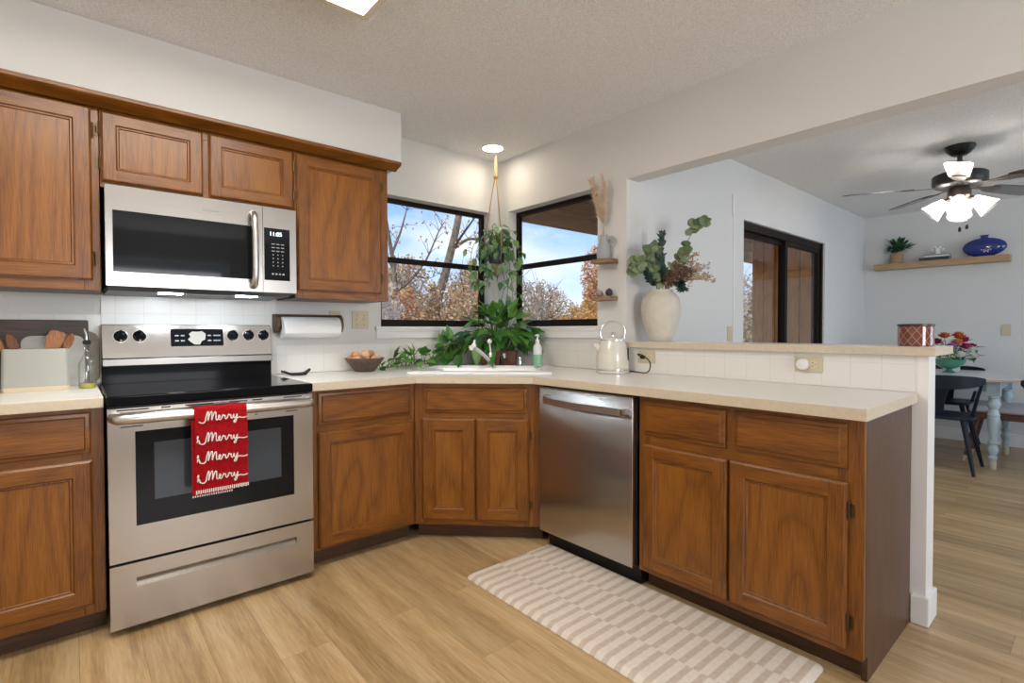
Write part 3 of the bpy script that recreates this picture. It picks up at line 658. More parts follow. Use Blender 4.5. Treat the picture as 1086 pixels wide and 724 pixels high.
# ------------------------------------------------------------------ towel
TR = plain('red_towel', (.34, .008, .012), .95, spec=.1, noise=.18, nscale=90, bump=.9, bscale=260)
TW = plain('white_stitch', (.80, .76, .72), .9, spec=.1)
t = thing('dish_towel', 'red dish towel printed Merry hanging over the oven handle', 'towel', (-2.07, -.745, .55))
m = MB(); x0, x1 = -2.163, -1.974
def prof_towel():
    P = [(-.7705, .525)]
    for k in range(7): P.append((-.7695 + .0035 * math.sin(k * 1.1), .56 + k * .042))
    for k in range(9): a = math.pi * k / 8; P.append((-.742 - .0215 * math.cos(a), .838 + .0215 * math.sin(a)))
    for k in range(6): P.append((-.717 - .002 * k * .3, .80 - k * .048))
    return P
def sheet(x0, x1, P, th, nx=10, wob=0.0025, dx=0, ph=0):
    m = MB(); n = len(P)
    for s in (0, 1):
        for i, (y, z) in enumerate(P):
            y0, z0 = P[max(i - 1, 0)]; y2, z2 = P[min(i + 1, n - 1)]; tx = Vector((y2 - y0, z2 - z0)).normalized(); nx_ = Vector((-tx.y, tx.x))
            for j in range(nx + 1):
                u = j / nx; k = wob * math.sin(u * 7 + ph + i * .25) * min(1, max(0, (.86 - z) * 8))
                m.v.append((x0 + (x1 - x0) * u + dx * (.86 - z), y + nx_.x * th * s - abs(k), z + nx_.y * th * s))
    W_ = nx + 1
    for s in (0, 1):
        for i in range(n - 1):
            for j in range(nx): b = s * n * W_ + i * W_ + j; m.f.append((b, b + 1, b + W_ + 1, b + W_)); m.m.append(0)
    o = n * W_
    for i in range(n - 1):
        for j in (0, nx): b = i * W_ + j; m.f.append((b, b + W_, b + W_ + o, b + o)); m.m.append(0)
    for j in range(nx):
        for i in (0, n - 1): b = i * W_ + j; m.f.append((b, b + 1, b + 1 + o, b + o)); m.m.append(0)
    return m
P = [(y - .003, z + (.003 if z > .84 else 0)) for y, z in prof_towel()]; cl = part('cloth', sheet(x0, x1, P, -.004), TR, t)
P2 = [(-.7640, .513), (-.7625, .60), (-.7615, .70), (-.7600, .81)]
part('folded_layer', sheet(x0 - .010, x1 - .055, P2, .003, ph=2), TR, t)
mw = MB()
for k in range(26):
    xx = x0 + .0015 + k * (x1 - x0 - .004) / 25; mw.box(xx, xx + .0042, -.7778, -.7732, .5195 + .002 * (k % 2), .534)
part('hem_stitching', mw, TW, cl)
mw = MB()
for k in range(18):
    xx = x0 - .009 + k * (x1 - x0 - .052) / 17; mw.box(xx, xx + .0042, -.7662, -.7625, .5055, .517)
part('hem_stitching', mw, TW, t)
MERRY = [(-.62, -.02), (-.4, -.14), (-.2, -.16), (-.03, .02), (.06, .45), (.18, .92), (.27, .98), (.27, .6), (.22, .05), (.32, .45), (.50, .93), (.60, .92), (.60, .5), (.58, .06), (.70, .5), (.86, .86), (.97, .82), (.97, .4), (.99, .08), (1.12, .06),
  (1.32, .28), (1.36, .45), (1.26, .50), (1.20, .28), (1.28, .05), (1.45, .08), (1.60, .42), (1.66, .52), (1.72, .42), (1.84, .44), (1.84, .2), (1.92, .05), (2.04, .16), (2.16, .46), (2.22, .52), (2.28, .42), (2.40, .44), (2.40, .2), (2.48, .05), (2.60, .2),
  (2.68, .46), (2.68, .2), (2.76, .06), (2.90, .16), (3.02, .48), (2.98, .1), (2.88, -.32), (2.74, -.42), (2.70, -.28), (2.90, -.04), (3.2, .10), (3.55, .02), (3.85, .04), (4.05, .12)]
HH = [(-.42, .55), (-.30, .9), (-.24, .8), (-.34, .3), (-.38, -.1), (-.28, .2), (-.18, .28), (-.14, .1), (-.12, -.08), (0, .02)]
m = MB()
def front_y(z):
    best = min(P[:8], key=lambda p: abs(p[1] - z)); return best[0]
def write(pts, ox, oz, s, r):
    q = [(ox + x * s, 0, oz + z * s) for x, z in pts]; q = [p for p in bez(q, 5)]
    q = [Vector((min(max(p.x, x0 + .003), x1 - .003), -.7812, p.z)) for p in q]
    q = [v for i, v in enumerate(q) if i == 0 or (v - q[i - 1]).length > 1e-5]
    m.tube(q, r, 6)
for k, z in enumerate((.806, .722, .646, .568)):
    write(MERRY, x0 + .036, z, .0375, .0022)
    if k: write(HH, x0 + .0165, z + .004, .026, .0018)
part('lettering', m, TW, cl, label='white looped script reading Merry in four rows')

# ------------------------------------------------------------------ microwave
t = thing('microwave', 'stainless over-the-range microwave under the short wall cabinet', 'microwave', (-2.035, -.2, 1.345))
MX0, MX1, MZ0, MZ1, MY = -2.414, -1.655, 1.352, 1.768, -.42
part('body', MB().box(MX0 + .002, MX1 - .002, -.384, -.012, 1.347, 1.768), M['black_matte'], t)
m = MB(); sp = -1.812
wx0, wx1, wz0, wz1 = -2.390, -1.836, 1.411, 1.666
m.box(MX0, wx0, MY, -.386, MZ0, MZ1).box(wx1, sp - .001, MY, -.386, MZ0, MZ1).box(wx0, wx1, MY, -.386, MZ0, wz0).box(wx0, wx1, MY, -.386, wz1, MZ1)
md = part('door', m, M['steel_x'], t)
m = MB(); m.box(wx0, wx1 + .021, MY + .002, -.39, wz0, wz1) if False else m.box(wx0, wx1, MY + .0015, -.39, wz0, wz1); part('window', m, M['black_glass'], md)
m = MB(); h0 = -1.858
pts = bez([(h0, -.421, 1.722), (h0, -.452, 1.715), (h0, -.468, 1.67), (h0, -.472, 1.55), (h0, -.468, 1.43), (h0, -.452, 1.385), (h0, -.421, 1.378)], 6)
m.tube(pts, .0150, 14, flat=1.0); part('handle', m, M['satin'], md)
m = MB(); m.prism(rrect(-2.083, -1.985, 1.699, 1.723, .002), .4201, .4235, Matrix(((1, 0, 0, 0), (0, 0, -1, 0), (0, 1, 0, 0), (0, 0, 0, 1)))); bd = part('badge', m, M['steel_x'], md)
def text(name, s, size, loc, rot, mat, parent, ext=.0003):
    c = bpy.data.curves.new(name, 'FONT'); c.body = s; c.size = size; c.extrude = ext; c.align_x = 'CENTER'; c.align_y = 'CENTER'
    o = bpy.data.objects.new(name, c); COL.objects.link(o); dg = bpy.context.evaluated_depsgraph_get(); me = bpy.data.meshes.new_from_object(o.evaluated_get(dg)); bpy.data.objects.remove(o)
    me.transform(Matrix.Translation(Vector(loc) - root_loc(parent)) @ rot.to_4x4()); me.materials.clear(); me.materials.append(mat)
    q = bpy.data.objects.new(name, me); COL.objects.link(q); q.parent = parent; return q
RX = Matrix(((1, 0, 0), (0, 0, -1), (0, 1, 0)))
text('badge_lettering', 'FRIGIDAIRE', .0135, (-2.034, -.4238, 1.711), RX, plain('badge_grey', (.25, .23, .21), .5), bd)
m = MB(); pz0, pz1, px0, px1 = 1.412, 1.667, -1.806, -1.686
m.box(sp + .001, MX1, MY, -.386, MZ0, pz0).box(sp + .001, MX1, MY, -.386, pz1, MZ1).box(px1, MX1, MY, -.386, pz0, pz1).box(sp + .001, px0, MY, -.386, pz0, pz1); pn = part('control_panel', m, M['steel_x'], t)
kp = part('keypad', MB().box(px0, px1, MY + .0012, -.39, pz0, pz1), M['black_glass'], pn)
m = MB()
for r in range(3):
    for c in range(3): m.box(-1.772 + c * .022, -1.757 + c * .022, MY + .0005, MY + .001, 1.588 - r * .017, 1.592 - r * .017)
for r in range(4):
    for c in range(3): m.box(-1.767 + c * .022, -1.762 + c * .022, MY + .0005, MY + .001, 1.535 - r * .018, 1.540 - r * .018)
for c in range(4): m.box(-1.771 + c * .0165, -1.762 + c * .0165, MY + .0005, MY + .001, 1.440, 1.447)
part('key_print', m, plain('key_grey', (.42, .44, .46), .5), kp)
text('clock_digits', '11:05', .027, (-1.752, MY + .0008, 1.639), RX, emis('clock_glow', (.75, .92, 1.0), 2.2), kp)
m = MB(); m.prism([(-.412, 1.3515), (-.40, 1.333), (-.03, 1.331), (-.03, 1.3465), (-.385, 1.3465)], MX0 + .006, MX1 - .03, Matrix(((0, 0, 1, 0), (1, 0, 0, 0), (0, 1, 0, 0), (0, 0, 0, 1)))); ud = part('underside', m, plain('vent_grey', (.10, .11, .12), .4, .6), t)
for x in (-2.184, -1.872): part('task_light', MB().prism(rrect(x - .045, x + .045, -.38, -.335, .01), 1.3285, 1.3322), emis('hood_lamp', (.80, .90, 1.0), HOOD_LAMP), ud)
part('grease_filter', MB().box(-2.12, -1.94, -.36, -.12, 1.3290, 1.3325), plain('filter_grey', (.3, .3, .3), .5, .8), ud)

# ------------------------------------------------------------------ dishwasher
t = thing('dishwasher', 'stainless dishwasher between the corner cabinet and the peninsula cabinet', 'dishwasher', (-.35, -1.427, 0))
DY0, DY1 = -1.128, -1.727
part('tub', MB().box(-.605, -.03, DY1 - .006, DY0 + .006, .10, .872), M['black_matte'], t)
m = MB(); m.prism([(-.632, .096), (-.632, .855), (-.626, .864), (-.606, .864), (-.606, .096)], DY1, DY0, Matrix(((1, 0, 0, 0), (0, 0, 1, 0), (0, 1, 0, 0), (0, 0, 0, 1))))
dd = part('door', m, M['steel_z'], t, bevel=.002)
m = MB(); hp = [(-.634, -1.165, .803), (-.662, -1.19, .803), (-.684, -1.25, .800), (-.694, -1.427, .797), (-.688, -1.60, .797), (-.684, -1.70, .797)]
Q = bez(hp, 6); n = len(Q)
vs = []; fs = []
for p in Q: vs += [p + Vector((.006, 0, .0155)), p + Vector((-.004, 0, .014)), p + Vector((-.004, 0, -.014)), p + Vector((.006, 0, -.0155))]
for i in range(n - 1):
    for k in range(4): fs.append((i * 4 + k, i * 4 + (k + 1) % 4, i * 4 + 4 + (k + 1) % 4, i * 4 + 4 + k))
fs += [(0, 1, 2, 3), tuple((n - 1) * 4 + k for k in (3, 2, 1, 0))]
m.add(vs, fs); m.box(-.685, -.632, -1.70, -1.685, .785, .809); part('handle', m, M['satin'], dd)
part('badge', MB().box(-.6335, -.6322, -1.212, -1.165, .822, .826), M['chrome'], dd)
part('kick_plate', MB().box(-.56, -.04, DY1 + .002, DY0 - .002, .001, .094), M['black_matte'], t)

# ------------------------------------------------------------------ sink and faucet
t = thing('sink', 'white enamel drop-in sink set across the corner of the worktop', 'sink', (hole_c.x, hole_c.y, .915), a45)
m = MB()
def sring(a, b, r, z, n=6): return [(x, y, z) for x, y in rrect(-a, a, -b, b, r, n)]
rings = [sring(.42, .285, .03, .0008), sring(.42, .285, .03, .010), sring(.408, .273, .03, .0145), sring(.36, .225, .05, .0145), sring(.345, .21, .05, -.01), sring(.32, .19, .06, -.17), sring(.05, .04, .03, -.18)]
k = len(rings[0])
for rg in rings: m.v += rg
for i in range(len(rings) - 1):
    for j in range(k): m.f.append((i * k + j, i * k + (j + 1) % k, (i + 1) * k + (j + 1) % k, (i + 1) * k + j)); m.m.append(0)
m.f.append(tuple((len(rings) - 1) * k + j for j in range(k))); m.m.append(0)
lpart('basin', m, M['white_gloss'], t); lpart('drain', MB().lathe([(.035, 0), (.04, .003), (.03, .004), (0, .002)], (0, 0, -.1795), 20), M['chrome'], t)
bx_ = Vector((-.40, -.415, .930))
t = thing('faucet', 'white and chrome faucet at the back rim of the sink', 'faucet', bx_)
part('base', MB().lathe([(.030, .0005), (.030, .010), (.022, .016), (.0205, .075), (.016, .085), (0, .087)], bx_, 20), M['chrome'], t)
m = MB(); tip = bx_ + Vector((-.195, -.075, .128)); m.tube([bx_ + Vector((-.012, -.005, .030)), bx_ + Vector((-.10, -.038, .083)), tip], [.013, .012, .012], 12); sp_ = part('spout', m, M['white_gloss'], t)
part('spray_head', MB().tube([tip + Vector((.004, .002, .02)), tip, tip + Vector((-.03, -.012, -.004))], [.014, .019, .016], 12).tube([tip + Vector((0, 0, .0)), tip + Vector((.012, .006, .045))], [.012, .006], 10), M['white_gloss'], sp_)
m = MB(); m.tube([bx_ + Vector((0, 0, .085)), bx_ + Vector((-.012, -.004, .150))], [.006, .004], 8); m.sphere(bx_ + Vector((-.013, -.004, .160)), .0165, 14, 9); part('lever', m, M['white_gloss'], t)

# ------------------------------------------------------------------ kitchen mat
mx0, mx1, my0, my1 = -1.135, -.575, -2.49, -1.145
mat_, tt, bb = newmat('striped_mat'); lk = tt.links.new
tc = N(tt, 'ShaderNodeTexCoord'); spx = N(tt, 'ShaderNodeSeparateXYZ'); lk(tc.outputs['Object'], spx.inputs[0])
colw = N(tt, 'ShaderNodeMath', operation='MULTIPLY_ADD'); colw.inputs[1].default_value = 1 / .187; colw.inputs[2].default_value = .5; lk(spx.outputs['X'], colw.inputs[0])
fl = N(tt, 'ShaderNodeMath', operation='FLOOR'); lk(colw.outputs[0], fl.inputs[0])
hf = N(tt, 'ShaderNodeMath', operation='MULTIPLY'); hf.inputs[1].default_value = .36; lk(fl.outputs[0], hf.inputs[0])
st_ = N(tt, 'ShaderNodeMath', operation='MULTIPLY_ADD'); st_.inputs[1].default_value = 1 / .055; lk(spx.outputs['Y'], st_.inputs[0]); lk(hf.outputs[0], st_.inputs[2])
fr_ = N(tt, 'ShaderNodeMath', operation='FRACT'); lk(st_.outputs[0], fr_.inputs[0])
gt = ramp(tt, [(.50, (.72, .65, .57)), (.56, (.56, .465, .38)), (.94, (.56, .465, .38)), (1.0, (.72, .65, .57))]); lk(fr_.outputs[0], gt.inputs[0])
nz = N(tt, 'ShaderNodeTexNoise', i_Scale=60.0, i_Detail=4.0); lk(tc.outputs['Object'], nz.inputs['Vector'])
mm = N(tt, 'ShaderNodeMixRGB', blend_type='OVERLAY'); mm.inputs[0].default_value = .25; lk(gt.outputs[0], mm.inputs[1]); lk(nz.outputs['Fac'], mm.inputs[2]); lk(mm.outputs[0], bb.inputs['Base Color']); bb.inputs['Roughness'].default_value = .6
m = MB(); hw, hh_ = (mx1 - mx0) / 2, (my1 - my0) / 2
mc = ((mx0 + mx1) / 2, (my0 + my1) / 2, .0)
rgs = [[(mc[0] + x, mc[1] + y, z) for x, y in rrect(-hw + i, hw - i, -hh_ + i, hh_ - i, .03, 5)] for i, z in ((0, .0012), (0, .005), (.004, .010), (.02, .0185), (.03, .020))]
k = len(rgs[0])
for rg in rgs: m.v += rg
for i in range(len(rgs) - 1):
    for j in range(k): m.f.append((i * k + j, i * k + (j + 1) % k, (i + 1) * k + (j + 1) % k, (i + 1) * k + j)); m.m.append(0)
m.f += [tuple(range(k))[::-1], tuple((len(rgs) - 1) * k + j for j in range(k))]; m.m += [0, 0]
single('kitchen_mat', m, mat_, 'cream and tan striped cushioned floor mat in front of the dishwasher', 'mat', mc)

# ------------------------------------------------------------------ lamps of the kitchen
t = thing('ceiling_light', 'large square-edged ceiling light panel in a cream frame', 'ceiling light', (-2.22, -1.46, 2.40))
fx0, fx1, fy0, fy1 = -2.83, -1.612, -1.77, -1.158; zb = 2.398; m = MB(); fw = .028
m.box(fx0, fx0 + fw, fy0, fy1, zb, H - .0005).box(fx1 - fw, fx1, fy0, fy1, zb, H - .0005).box(fx0 + fw, fx1 - fw, fy0, fy0 + fw, zb, H - .0005).box(fx0 + fw, fx1 - fw, fy1 - fw, fy1, zb, H - .0005)
part('frame', m, plain('cream_frame', (.72, .66, .54), .5), t)
part('diffuser', MB().box(fx0 + fw, fx1 - fw, fy0 + fw, fy1 - fw, zb + .006, zb + .012), emis('lamp_panel', (1.0, .93, .83), CEIL_LAMP), t)
cx, cy = -.248, -.252
t = thing('recessed_light', 'round recessed ceiling light in the corner above the hanging plant', 'ceiling light', (cx, cy, H))
part('trim_ring', MB().lathe([(.070, -.012), (.078, -.010), (.092, -.004), (.093, -.0005), (.07, -.0005), (.07, -.012)], (cx, cy, H), 32), M['white_matte'], t)
part('lens', MB().lathe([(0, -.008), (.0695, -.008), (.0695, -.003), (0, -.003)], (cx, cy, H), 32), emis('can_lamp', (1.0, .87, .70), CAN_LAMP), t)

# ------------------------------------------------------------------ things left of the range
t = thing('utensil_crock', 'pale rectangular stoneware crock holding wooden utensils, left of the range', 'crock', (-2.637, -.235, .9155))
m = MB()
def trect(a, b, r, z): return [(-2.637 + x, -.175 + y, z) for x, y in rrect(-a, a, -b, b, r, 5)]
rgs = [trect(.104, .052, .014, .9155), trect(.106, .054, .014, .934), trect(.102, .050, .014, 1.088), trect(.099, .047, .012, 1.0905), trect(.094, .042, .012, 1.086), trect(.096, .044, .012, .93)]
def loft(m, rgs, cap0=True, cap1=True):
    k = len(rgs[0]); b = len(m.v)
    for rg in rgs: m.v += [tuple(p) for p in rg]
    for i in range(len(rgs) - 1):
        for j in range(k): m.f.append((b + i * k + j, b + i * k + (j + 1) % k, b + (i + 1) * k + (j + 1) % k, b + (i + 1) * k + j)); m.m.append(m.mi)
    if cap0: m.f.append(tuple(b + j for j in range(k))[::-1]); m.m.append(m.mi)
    if cap1: m.f.append(tuple(b + (len(rgs) - 1) * k + j for j in range(k))); m.m.append(m.mi)
    return m
part('body', loft(m, rgs[1:], False), plain('crock_glaze', (.37, .37, .325), .35), t)
part('foot_band', loft(MB(), rgs[:2], True, False), plain('raw_clay', (.64, .53, .37), .7), t, label='unglazed tan band')
WU = wood('utensil_wood', 'z', (.16, .055, .015), (.30, .115, .032), (.42, .18, .06), rough=.5, coat=0)
WD = wood('utensil_dark_wood', 'z', (.08, .03, .012), (.16, .062, .022), (.24, .10, .04), rough=.5, coat=0)
def utensil(name, label, base, tip, wd, mat, shape):
    b, e = Vector(base), Vector(tip); d = (e - b).normalized(); a = d.cross(Vector((0, 1, .1))).normalized(); n = a.cross(d)
    m = MB(); hb = b + (e - b) * .62; m.tube([b, b + (e - b) * .4, hb, hb + d * .02], [.0055, .006, .007, .006], 8)
    prof = [(0, .008), (.25, wd * .42), (.6, wd * .5), (.9, wd * .46), (1, wd * .30)] if shape == 'flat' else [(0, .008), (.2, wd * .3), (.5, wd * .5), (.8, wd * .42), (1, wd * .12)]
    rg = []
    for tt_, w_ in prof:
        c = hb + (e - hb) * tt_ + n * (.006 * math.sin(3.14 * tt_) if shape != 'flat' else 0)
        rg.append([c - a * w_ - n * .003, c + a * w_ - n * .003, c + a * w_ + n * .003, c - a * w_ + n * .003])
    loft(m, rg)
    return single(name, m, mat, label, 'utensil', base, 'wooden utensils in the crock')
utensil('wooden_spoon', 'leftmost wooden utensil in the crock, leaning far left', (-2.665, -.165, .936), (-2.775, -.150, 1.155), .030, WU, 'sp')
utensil('wooden_spoon', 'darker wooden utensil second from the left in the crock', (-2.645, -.185, .936), (-2.722, -.175, 1.150), .034, WD, 'sp')
utensil('wooden_spatula', 'broad orange-brown wooden spatula in the crock, leaning right', (-2.64, -.19, .936), (-2.566, -.165, 1.163), .060, WU, 'flat')
utensil('wooden_spatula', 'dark wooden spatula just right of the broad spatula', (-2.61, -.165, .936), (-2.545, -.150, 1.152), .038, WD, 'flat')
utensil('wooden_spoon', 'rightmost wooden spoon in the crock, leaning furthest right', (-2.60, -.188, .936), (-2.520, -.178, 1.152), .030, WU, 'sp')
def board(name, label, x0, x1, z1, r, y0, y1, mat):
    m = MB(); m.prism(rrect(x0, x1, .9158, z1, r, 6), -y1, -y0, Matrix(((1, 0, 0, 0), (0, 0, -1, 0), (0, 1, 0, 0), (0, 0, 0, 1))))
    return single(name, m, mat, label, 'cutting board', ((x0 + x1) / 2, (y0 + y1) / 2, .9158), 'boards standing against the wall', bevel=.003)
board('cutting_board', 'taupe round-cornered board at the right end, nearest the range', -2.62, -2.424, 1.165, .05, -.022, -.011, plain('taupe_board', (.34, .30, .25), .6, noise=.08, nscale=14))
board('cutting_board', 'wide dark walnut board behind the crock, largest of the boards', -2.99, -2.464, 1.214, .006, -.042, -.024, wood('walnut', 'x', (.045, .030, .022), (.085, .058, .042), (.13, .092, .068), rough=.5, coat=0))
board('cutting_board', 'pale grey marbled board directly behind the crock and oil bottle', -2.692, -2.478, 1.144, .035, -.058, -.044, plain('marble_board', (.50, .47, .42), .35, noise=.22, nscale=9))
bx0 = Vector((-2.474, -.205, .9155))
t = thing('oil_bottle', 'clear glass oil bottle with metal pourer beside the crock', 'bottle', bx0)
m = MB(); pr = [(.029, 0), (.031, .004), (.031, .095), (.029, .110), (.018, .135), (.0115, .150), (.0115, .182), (.013, .184), (.013, .190), (.010, .190)]
part('glass', m.lathe(pr, bx0, 24), M['clear'], t)
part('oil', MB().lathe([(0, .003), (.028, .003), (.028, .022), (0, .022)], bx0, 24), plain('olive_oil', (.50, .44, .05), .15), t)
part('stopper', MB().lathe([(.0125, .1905), (.0145, .194), (.0145, .206), (.008, .210), (0, .210)], bx0, 16), M['black_matte'], t)
part('pourer', MB().tube([bx0 + Vector((0, 0, .208)), bx0 + Vector((-.001, 0, .232)), bx0 + Vector((-.008, -.006, .258))], [.005, .0045, .003], 10), M['chrome'], t)

# ------------------------------------------------------------------ wall right of the range
HW = wood('holder_wood', 'z', (.05, .024, .012), (.12, .062, .03), (.20, .11, .055), rough=.55, coat=0)
t = thing('paper_towel_holder', 'dark wooden wall holder for a paper towel roll, right of the range', 'paper towel holder', (-1.467, -.01, 1.18))
part('back_plate', MB().box(-1.655, -1.279, -.020, -.0005, 1.245, 1.258).box(-1.645, -1.29, -.062, -.020, 1.2495, 1.258), HW, t, bevel=.002)
for x in (-1.650, -1.288):
    poly = [(-.0005, 1.258), (-.075, 1.258), (-.105, 1.235), (-.112, 1.19), (-.092, 1.155), (-.04, 1.15), (-.0005, 1.19)]
    part('bracket', MB().prism(poly, x - .008, x + .008, Matrix(((0, 0, 1, 0), (1, 0, 0, 0), (0, 1, 0, 0), (0, 0, 0, 1)))), HW, t, bevel=.002)
part('rod', MB().tube([(-1.642, -.082, 1.182), (-1.296, -.082, 1.182)], .009, 10), HW, t)
RXM = Matrix(((0, 0, 1), (0, 1, 0), (-1, 0, 0))).to_4x4()
m = MB(); m.lathe([(.011, .002), (.060, .002), (.0615, .006), (.0615, .322), (.060, .326), (.011, .326), (.011, .002)], (-1.633, -.082, 1.182), 40, RXM)
m.add([(-1.626, -.1435, 1.182), (-1.312, -.1435, 1.182), (-1.312, -.1445, 1.15), (-1.626, -.1445, 1.15)], [(0, 1, 2, 3)])
single('paper_towel_roll', m, plain('paper', (.84, .84, .83), .95, spec=.1, bump=.3, bscale=120), 'white paper towel roll on the wall holder', 'paper towel', (-1.467, -.082, 1.12))
PL = M['almond']; SL = plain('slot_dark', (.05, .04, .03), .6); TOG = plain('toggle_almond', (.66, .58, .42), .35)
def plate(name, label, X, cat, kind, horiz=False, w=.07, h=.115):
    """X: 4x4 matrix, local x along wall, y up, z out of wall"""
    t = thing(name, label, cat, X.translation, 0)
    if horiz: X = X @ Matrix.Rotation(R(90), 4, 'Z')
    part('cover_plate', MB().prism(rrect(-w / 2, w / 2, -h / 2, h / 2, .005, 4), .0006, .006, X), PL, t, bevel=.0015)
    if kind == 'switch2':
        for u in (-.023, .023):
            part('toggle', MB().box(u - .005, u + .005, -.012, .012, .0062, .0075, X).box(u - .004, u + .004, .0, .010, .0075, .016, X), TOG, t)
            part('screw', MB().lathe([(.003, .0061), (.003, .0075), (0, .0078)], (0, 0, 0), 10, X @ Matrix.Translation((u, .03, 0))).lathe([(.003, .0061), (.003, .0075), (0, .0078)], (0, 0, 0), 10, X @ Matrix.Translation((u, -.03, 0))), M['hinge'], t)
    elif kind == 'switch':
        part('toggle', MB().box(-.005, .005, -.012, .012, .0062, .0075, X).box(-.004, .004, .0, .010, .0075, .016, X), TOG, t)
    else:
        for v in (.0195, -.0195):
            r_ = part('receptacle', MB().prism(rrect(-.0165, .0165, v - .014, v + .014, .008, 4), .0062, .0078, X), TOG, t)
            part('slots', MB().box(-.008, -.0055, v - .002, v + .007, .0079, .0083, X).box(.0055, .008, v - .002, v + .006, .0079, .0083, X).box(-.002, .002, v - .010, v - .006, .0079, .0083, X), SL, r_)
    return t
def wallX(x, y, z, ax):     # ax: outward normal of wall
    o = {'-y': ((1, 0, 0), (0, 0, 1), (0, -1, 0)), '-x': ((0, -1, 0), (0, 0, 1), (-1, 0, 0))}[ax]
    m = Matrix(o).transposed().to_4x4(); m.translation = (x, y, z); return m
plate('wall_outlet', 'almond outlet plate half hidden behind the paper towel holder', wallX(-1.292, 0, 1.228, '-y'), 'outlet', 'outlet')
plate('light_switch', 'almond double switch plate between the paper towels and the left window', wallX(-1.128, 0, 1.232, '-y'), 'switch', 'switch2', w=.112, h=.112)
plate('wall_outlet', 'almond outlet behind the cream kettle with a black plug in it', wallX(-.0095, -1.372, 1.008, '-x'), 'outlet', 'outlet', horiz=True)
plate('wall_outlet', 'almond outlet with a white round plug-in, in the tile under the bar', wallX(-.0095, -2.229, 1.008, '-x'), 'outlet', 'outlet', horiz=True)
plate('wall_outlet', 'almond outlet on the dining wall just left of the sliding door', wallX(1.272, YD, 1.135, '-y'), 'outlet', 'outlet')
plate('light_switch', 'almond switch plate on the end wall above the bench', wallX(XB, -2.43, 1.157, '-x'), 'switch', 'switch')
m = MB(); X = wallX(-.0095, -2.2095, 1.008, '-x'); m.lathe([(.024, .0085), (.025, .012), (.024, .030), (.019, .035), (0, .036)], (0, 0, 0), 28, X)
single('plug_in', m, M['white_matte'], 'white round plug-in in the outlet under the bar', 'plug', (-.02, -2.2095, 1.008))
m = MB()
P_ = [(-.078, .030), (-.070, .031), (-.035, .014), (.02, .012), (.050, .014), (.070, .031), (.078, .035)]
rg = []
for i, (u, z) in enumerate(P_):
    w_ = [.014, .026, .036, .036, .028, .016, .008][i]
    rg.append([(-1.575 + u, -.155 + w_ * math.sin(a), .9158 + max(.0, z - .008 * (1 - abs(math.sin(a))) - .002)) for a in [k * math.pi / 4 for k in range(8)]] if False else [(-1.575 + u, -.155 - w_, .9158 + z), (-1.575 + u, -.155 - w_ * .7, .9158 + z - .0118), (-1.575 + u, -.155 + w_ * .7, .9158 + z - .0118), (-1.575 + u, -.155 + w_, .9158 + z), (-1.575 + u, -.155 + w_ * .6, .9158 + z - .003), (-1.575 + u, -.155 - w_ * .6, .9158 + z - .003)])
loft(m, rg); single('spoon_rest', m, M['black_matte'], 'small black spoon rest on the worktop right of the range', 'spoon rest', (-1.585, -.155, .9155))
bc = Vector((-1.168, -.150, .9155))
m = MB(); m.lathe([(.052, 0), (.060, .003), (.116, .078), (.118, .082), (.112, .083), (.104, .075), (.05, .012), (0, .010)], bc, 36)
single('wooden_bowl', m, wood('bowl_wood', 'x', (.055, .035, .025), (.115, .078, .055), (.19, .135, .10), rough=.6, coat=0), 'dark wooden bowl of brown eggs on the worktop', 'bowl', bc)
EG = [plain('egg_tan', (.66, .36, .18), .45), plain('egg_pale', (.72, .47, .29), .45), plain('egg_brown', (.56, .25, .10), .45)]
EGGS = [(-.066, -.030, .072, 0, 'egg at the left front rim of the bowl'), (-.012, -.050, .068, 2, 'egg low at the front of the bowl'), (.042, -.044, .072, 0, 'egg at the right front of the bowl'), (.078, .000, .076, 1, 'egg at the right end of the bowl'),
        (.002, -.008, .104, 1, 'egg on top in the middle of the pile'), (-.045, .022, .100, 0, 'egg on top at the left back of the pile'), (.048, .020, .102, 2, 'egg on top at the right back of the pile'), (-.075, .035, .070, 2, 'egg at the back left rim of the bowl'), (.0, .055, .074, 1, 'egg at the back of the bowl')]
for i, (x, y, z, k, lab) in enumerate(EGGS):
    mm_ = Matrix.Rotation(R(40 * i), 4, 'Z') @ Matrix.Rotation(R(65), 4, 'Y')
    c = bc + Vector((x, y, z)); m = MB(); m.lathe([(max(1e-5, .0235 * math.sin(a) * (1 - .10 * math.cos(a))), -.029 * math.cos(a)) for a in [math.pi * q / 12 for q in range(13)]], c, 18, mm_)
    single('egg', m, EG[k], 'brown ' + lab, 'egg', c, 'eggs in the wooden bowl')

# ------------------------------------------------------------------ potted plant and things round the sink
GL = leafmat('pothos_leaf', (.03, .11, .022), (.075, .24, .04), (.20, .43, .08), .38, .22)
GD = leafmat('dark_pothos_leaf', (.015, .055, .020), (.03, .10, .03), (.06, .16, .05), .35, .15)
STEM = plain('green_stem', (.10, .20, .04), .5)
pc = Vector((-.215, -.275, .9155))
t = thing('potted_pothos', 'large trailing pothos in a brown wooden planter behind the sink', 'potted plant', pc)
PM = Matrix.Translation(pc) @ Matrix.Rotation(a45, 4, 'Z')
m = MB(); rg = [[PM @ Vector((x, y, z)) for x, y in rrect(-a, a, -b, b, .008, 3)] for a, b, z in ((.118, .055, 0), (.128, .065, .10), (.128, .065, .103), (.118, .055, .103), (.116, .053, .088))]
part('planter', loft(m, rg), wood('planter_wood', 'x', (.07, .025, .012), (.16, .06, .03), (.24, .10, .055), rough=.6, coat=0), t)
part('soil', MB().box(-.114, .114, -.052, .052, .0885, .0895, PM), plain('soil', (.03, .02, .014), .95, bump=1, bscale=90), t)
rp = random.Random(11)
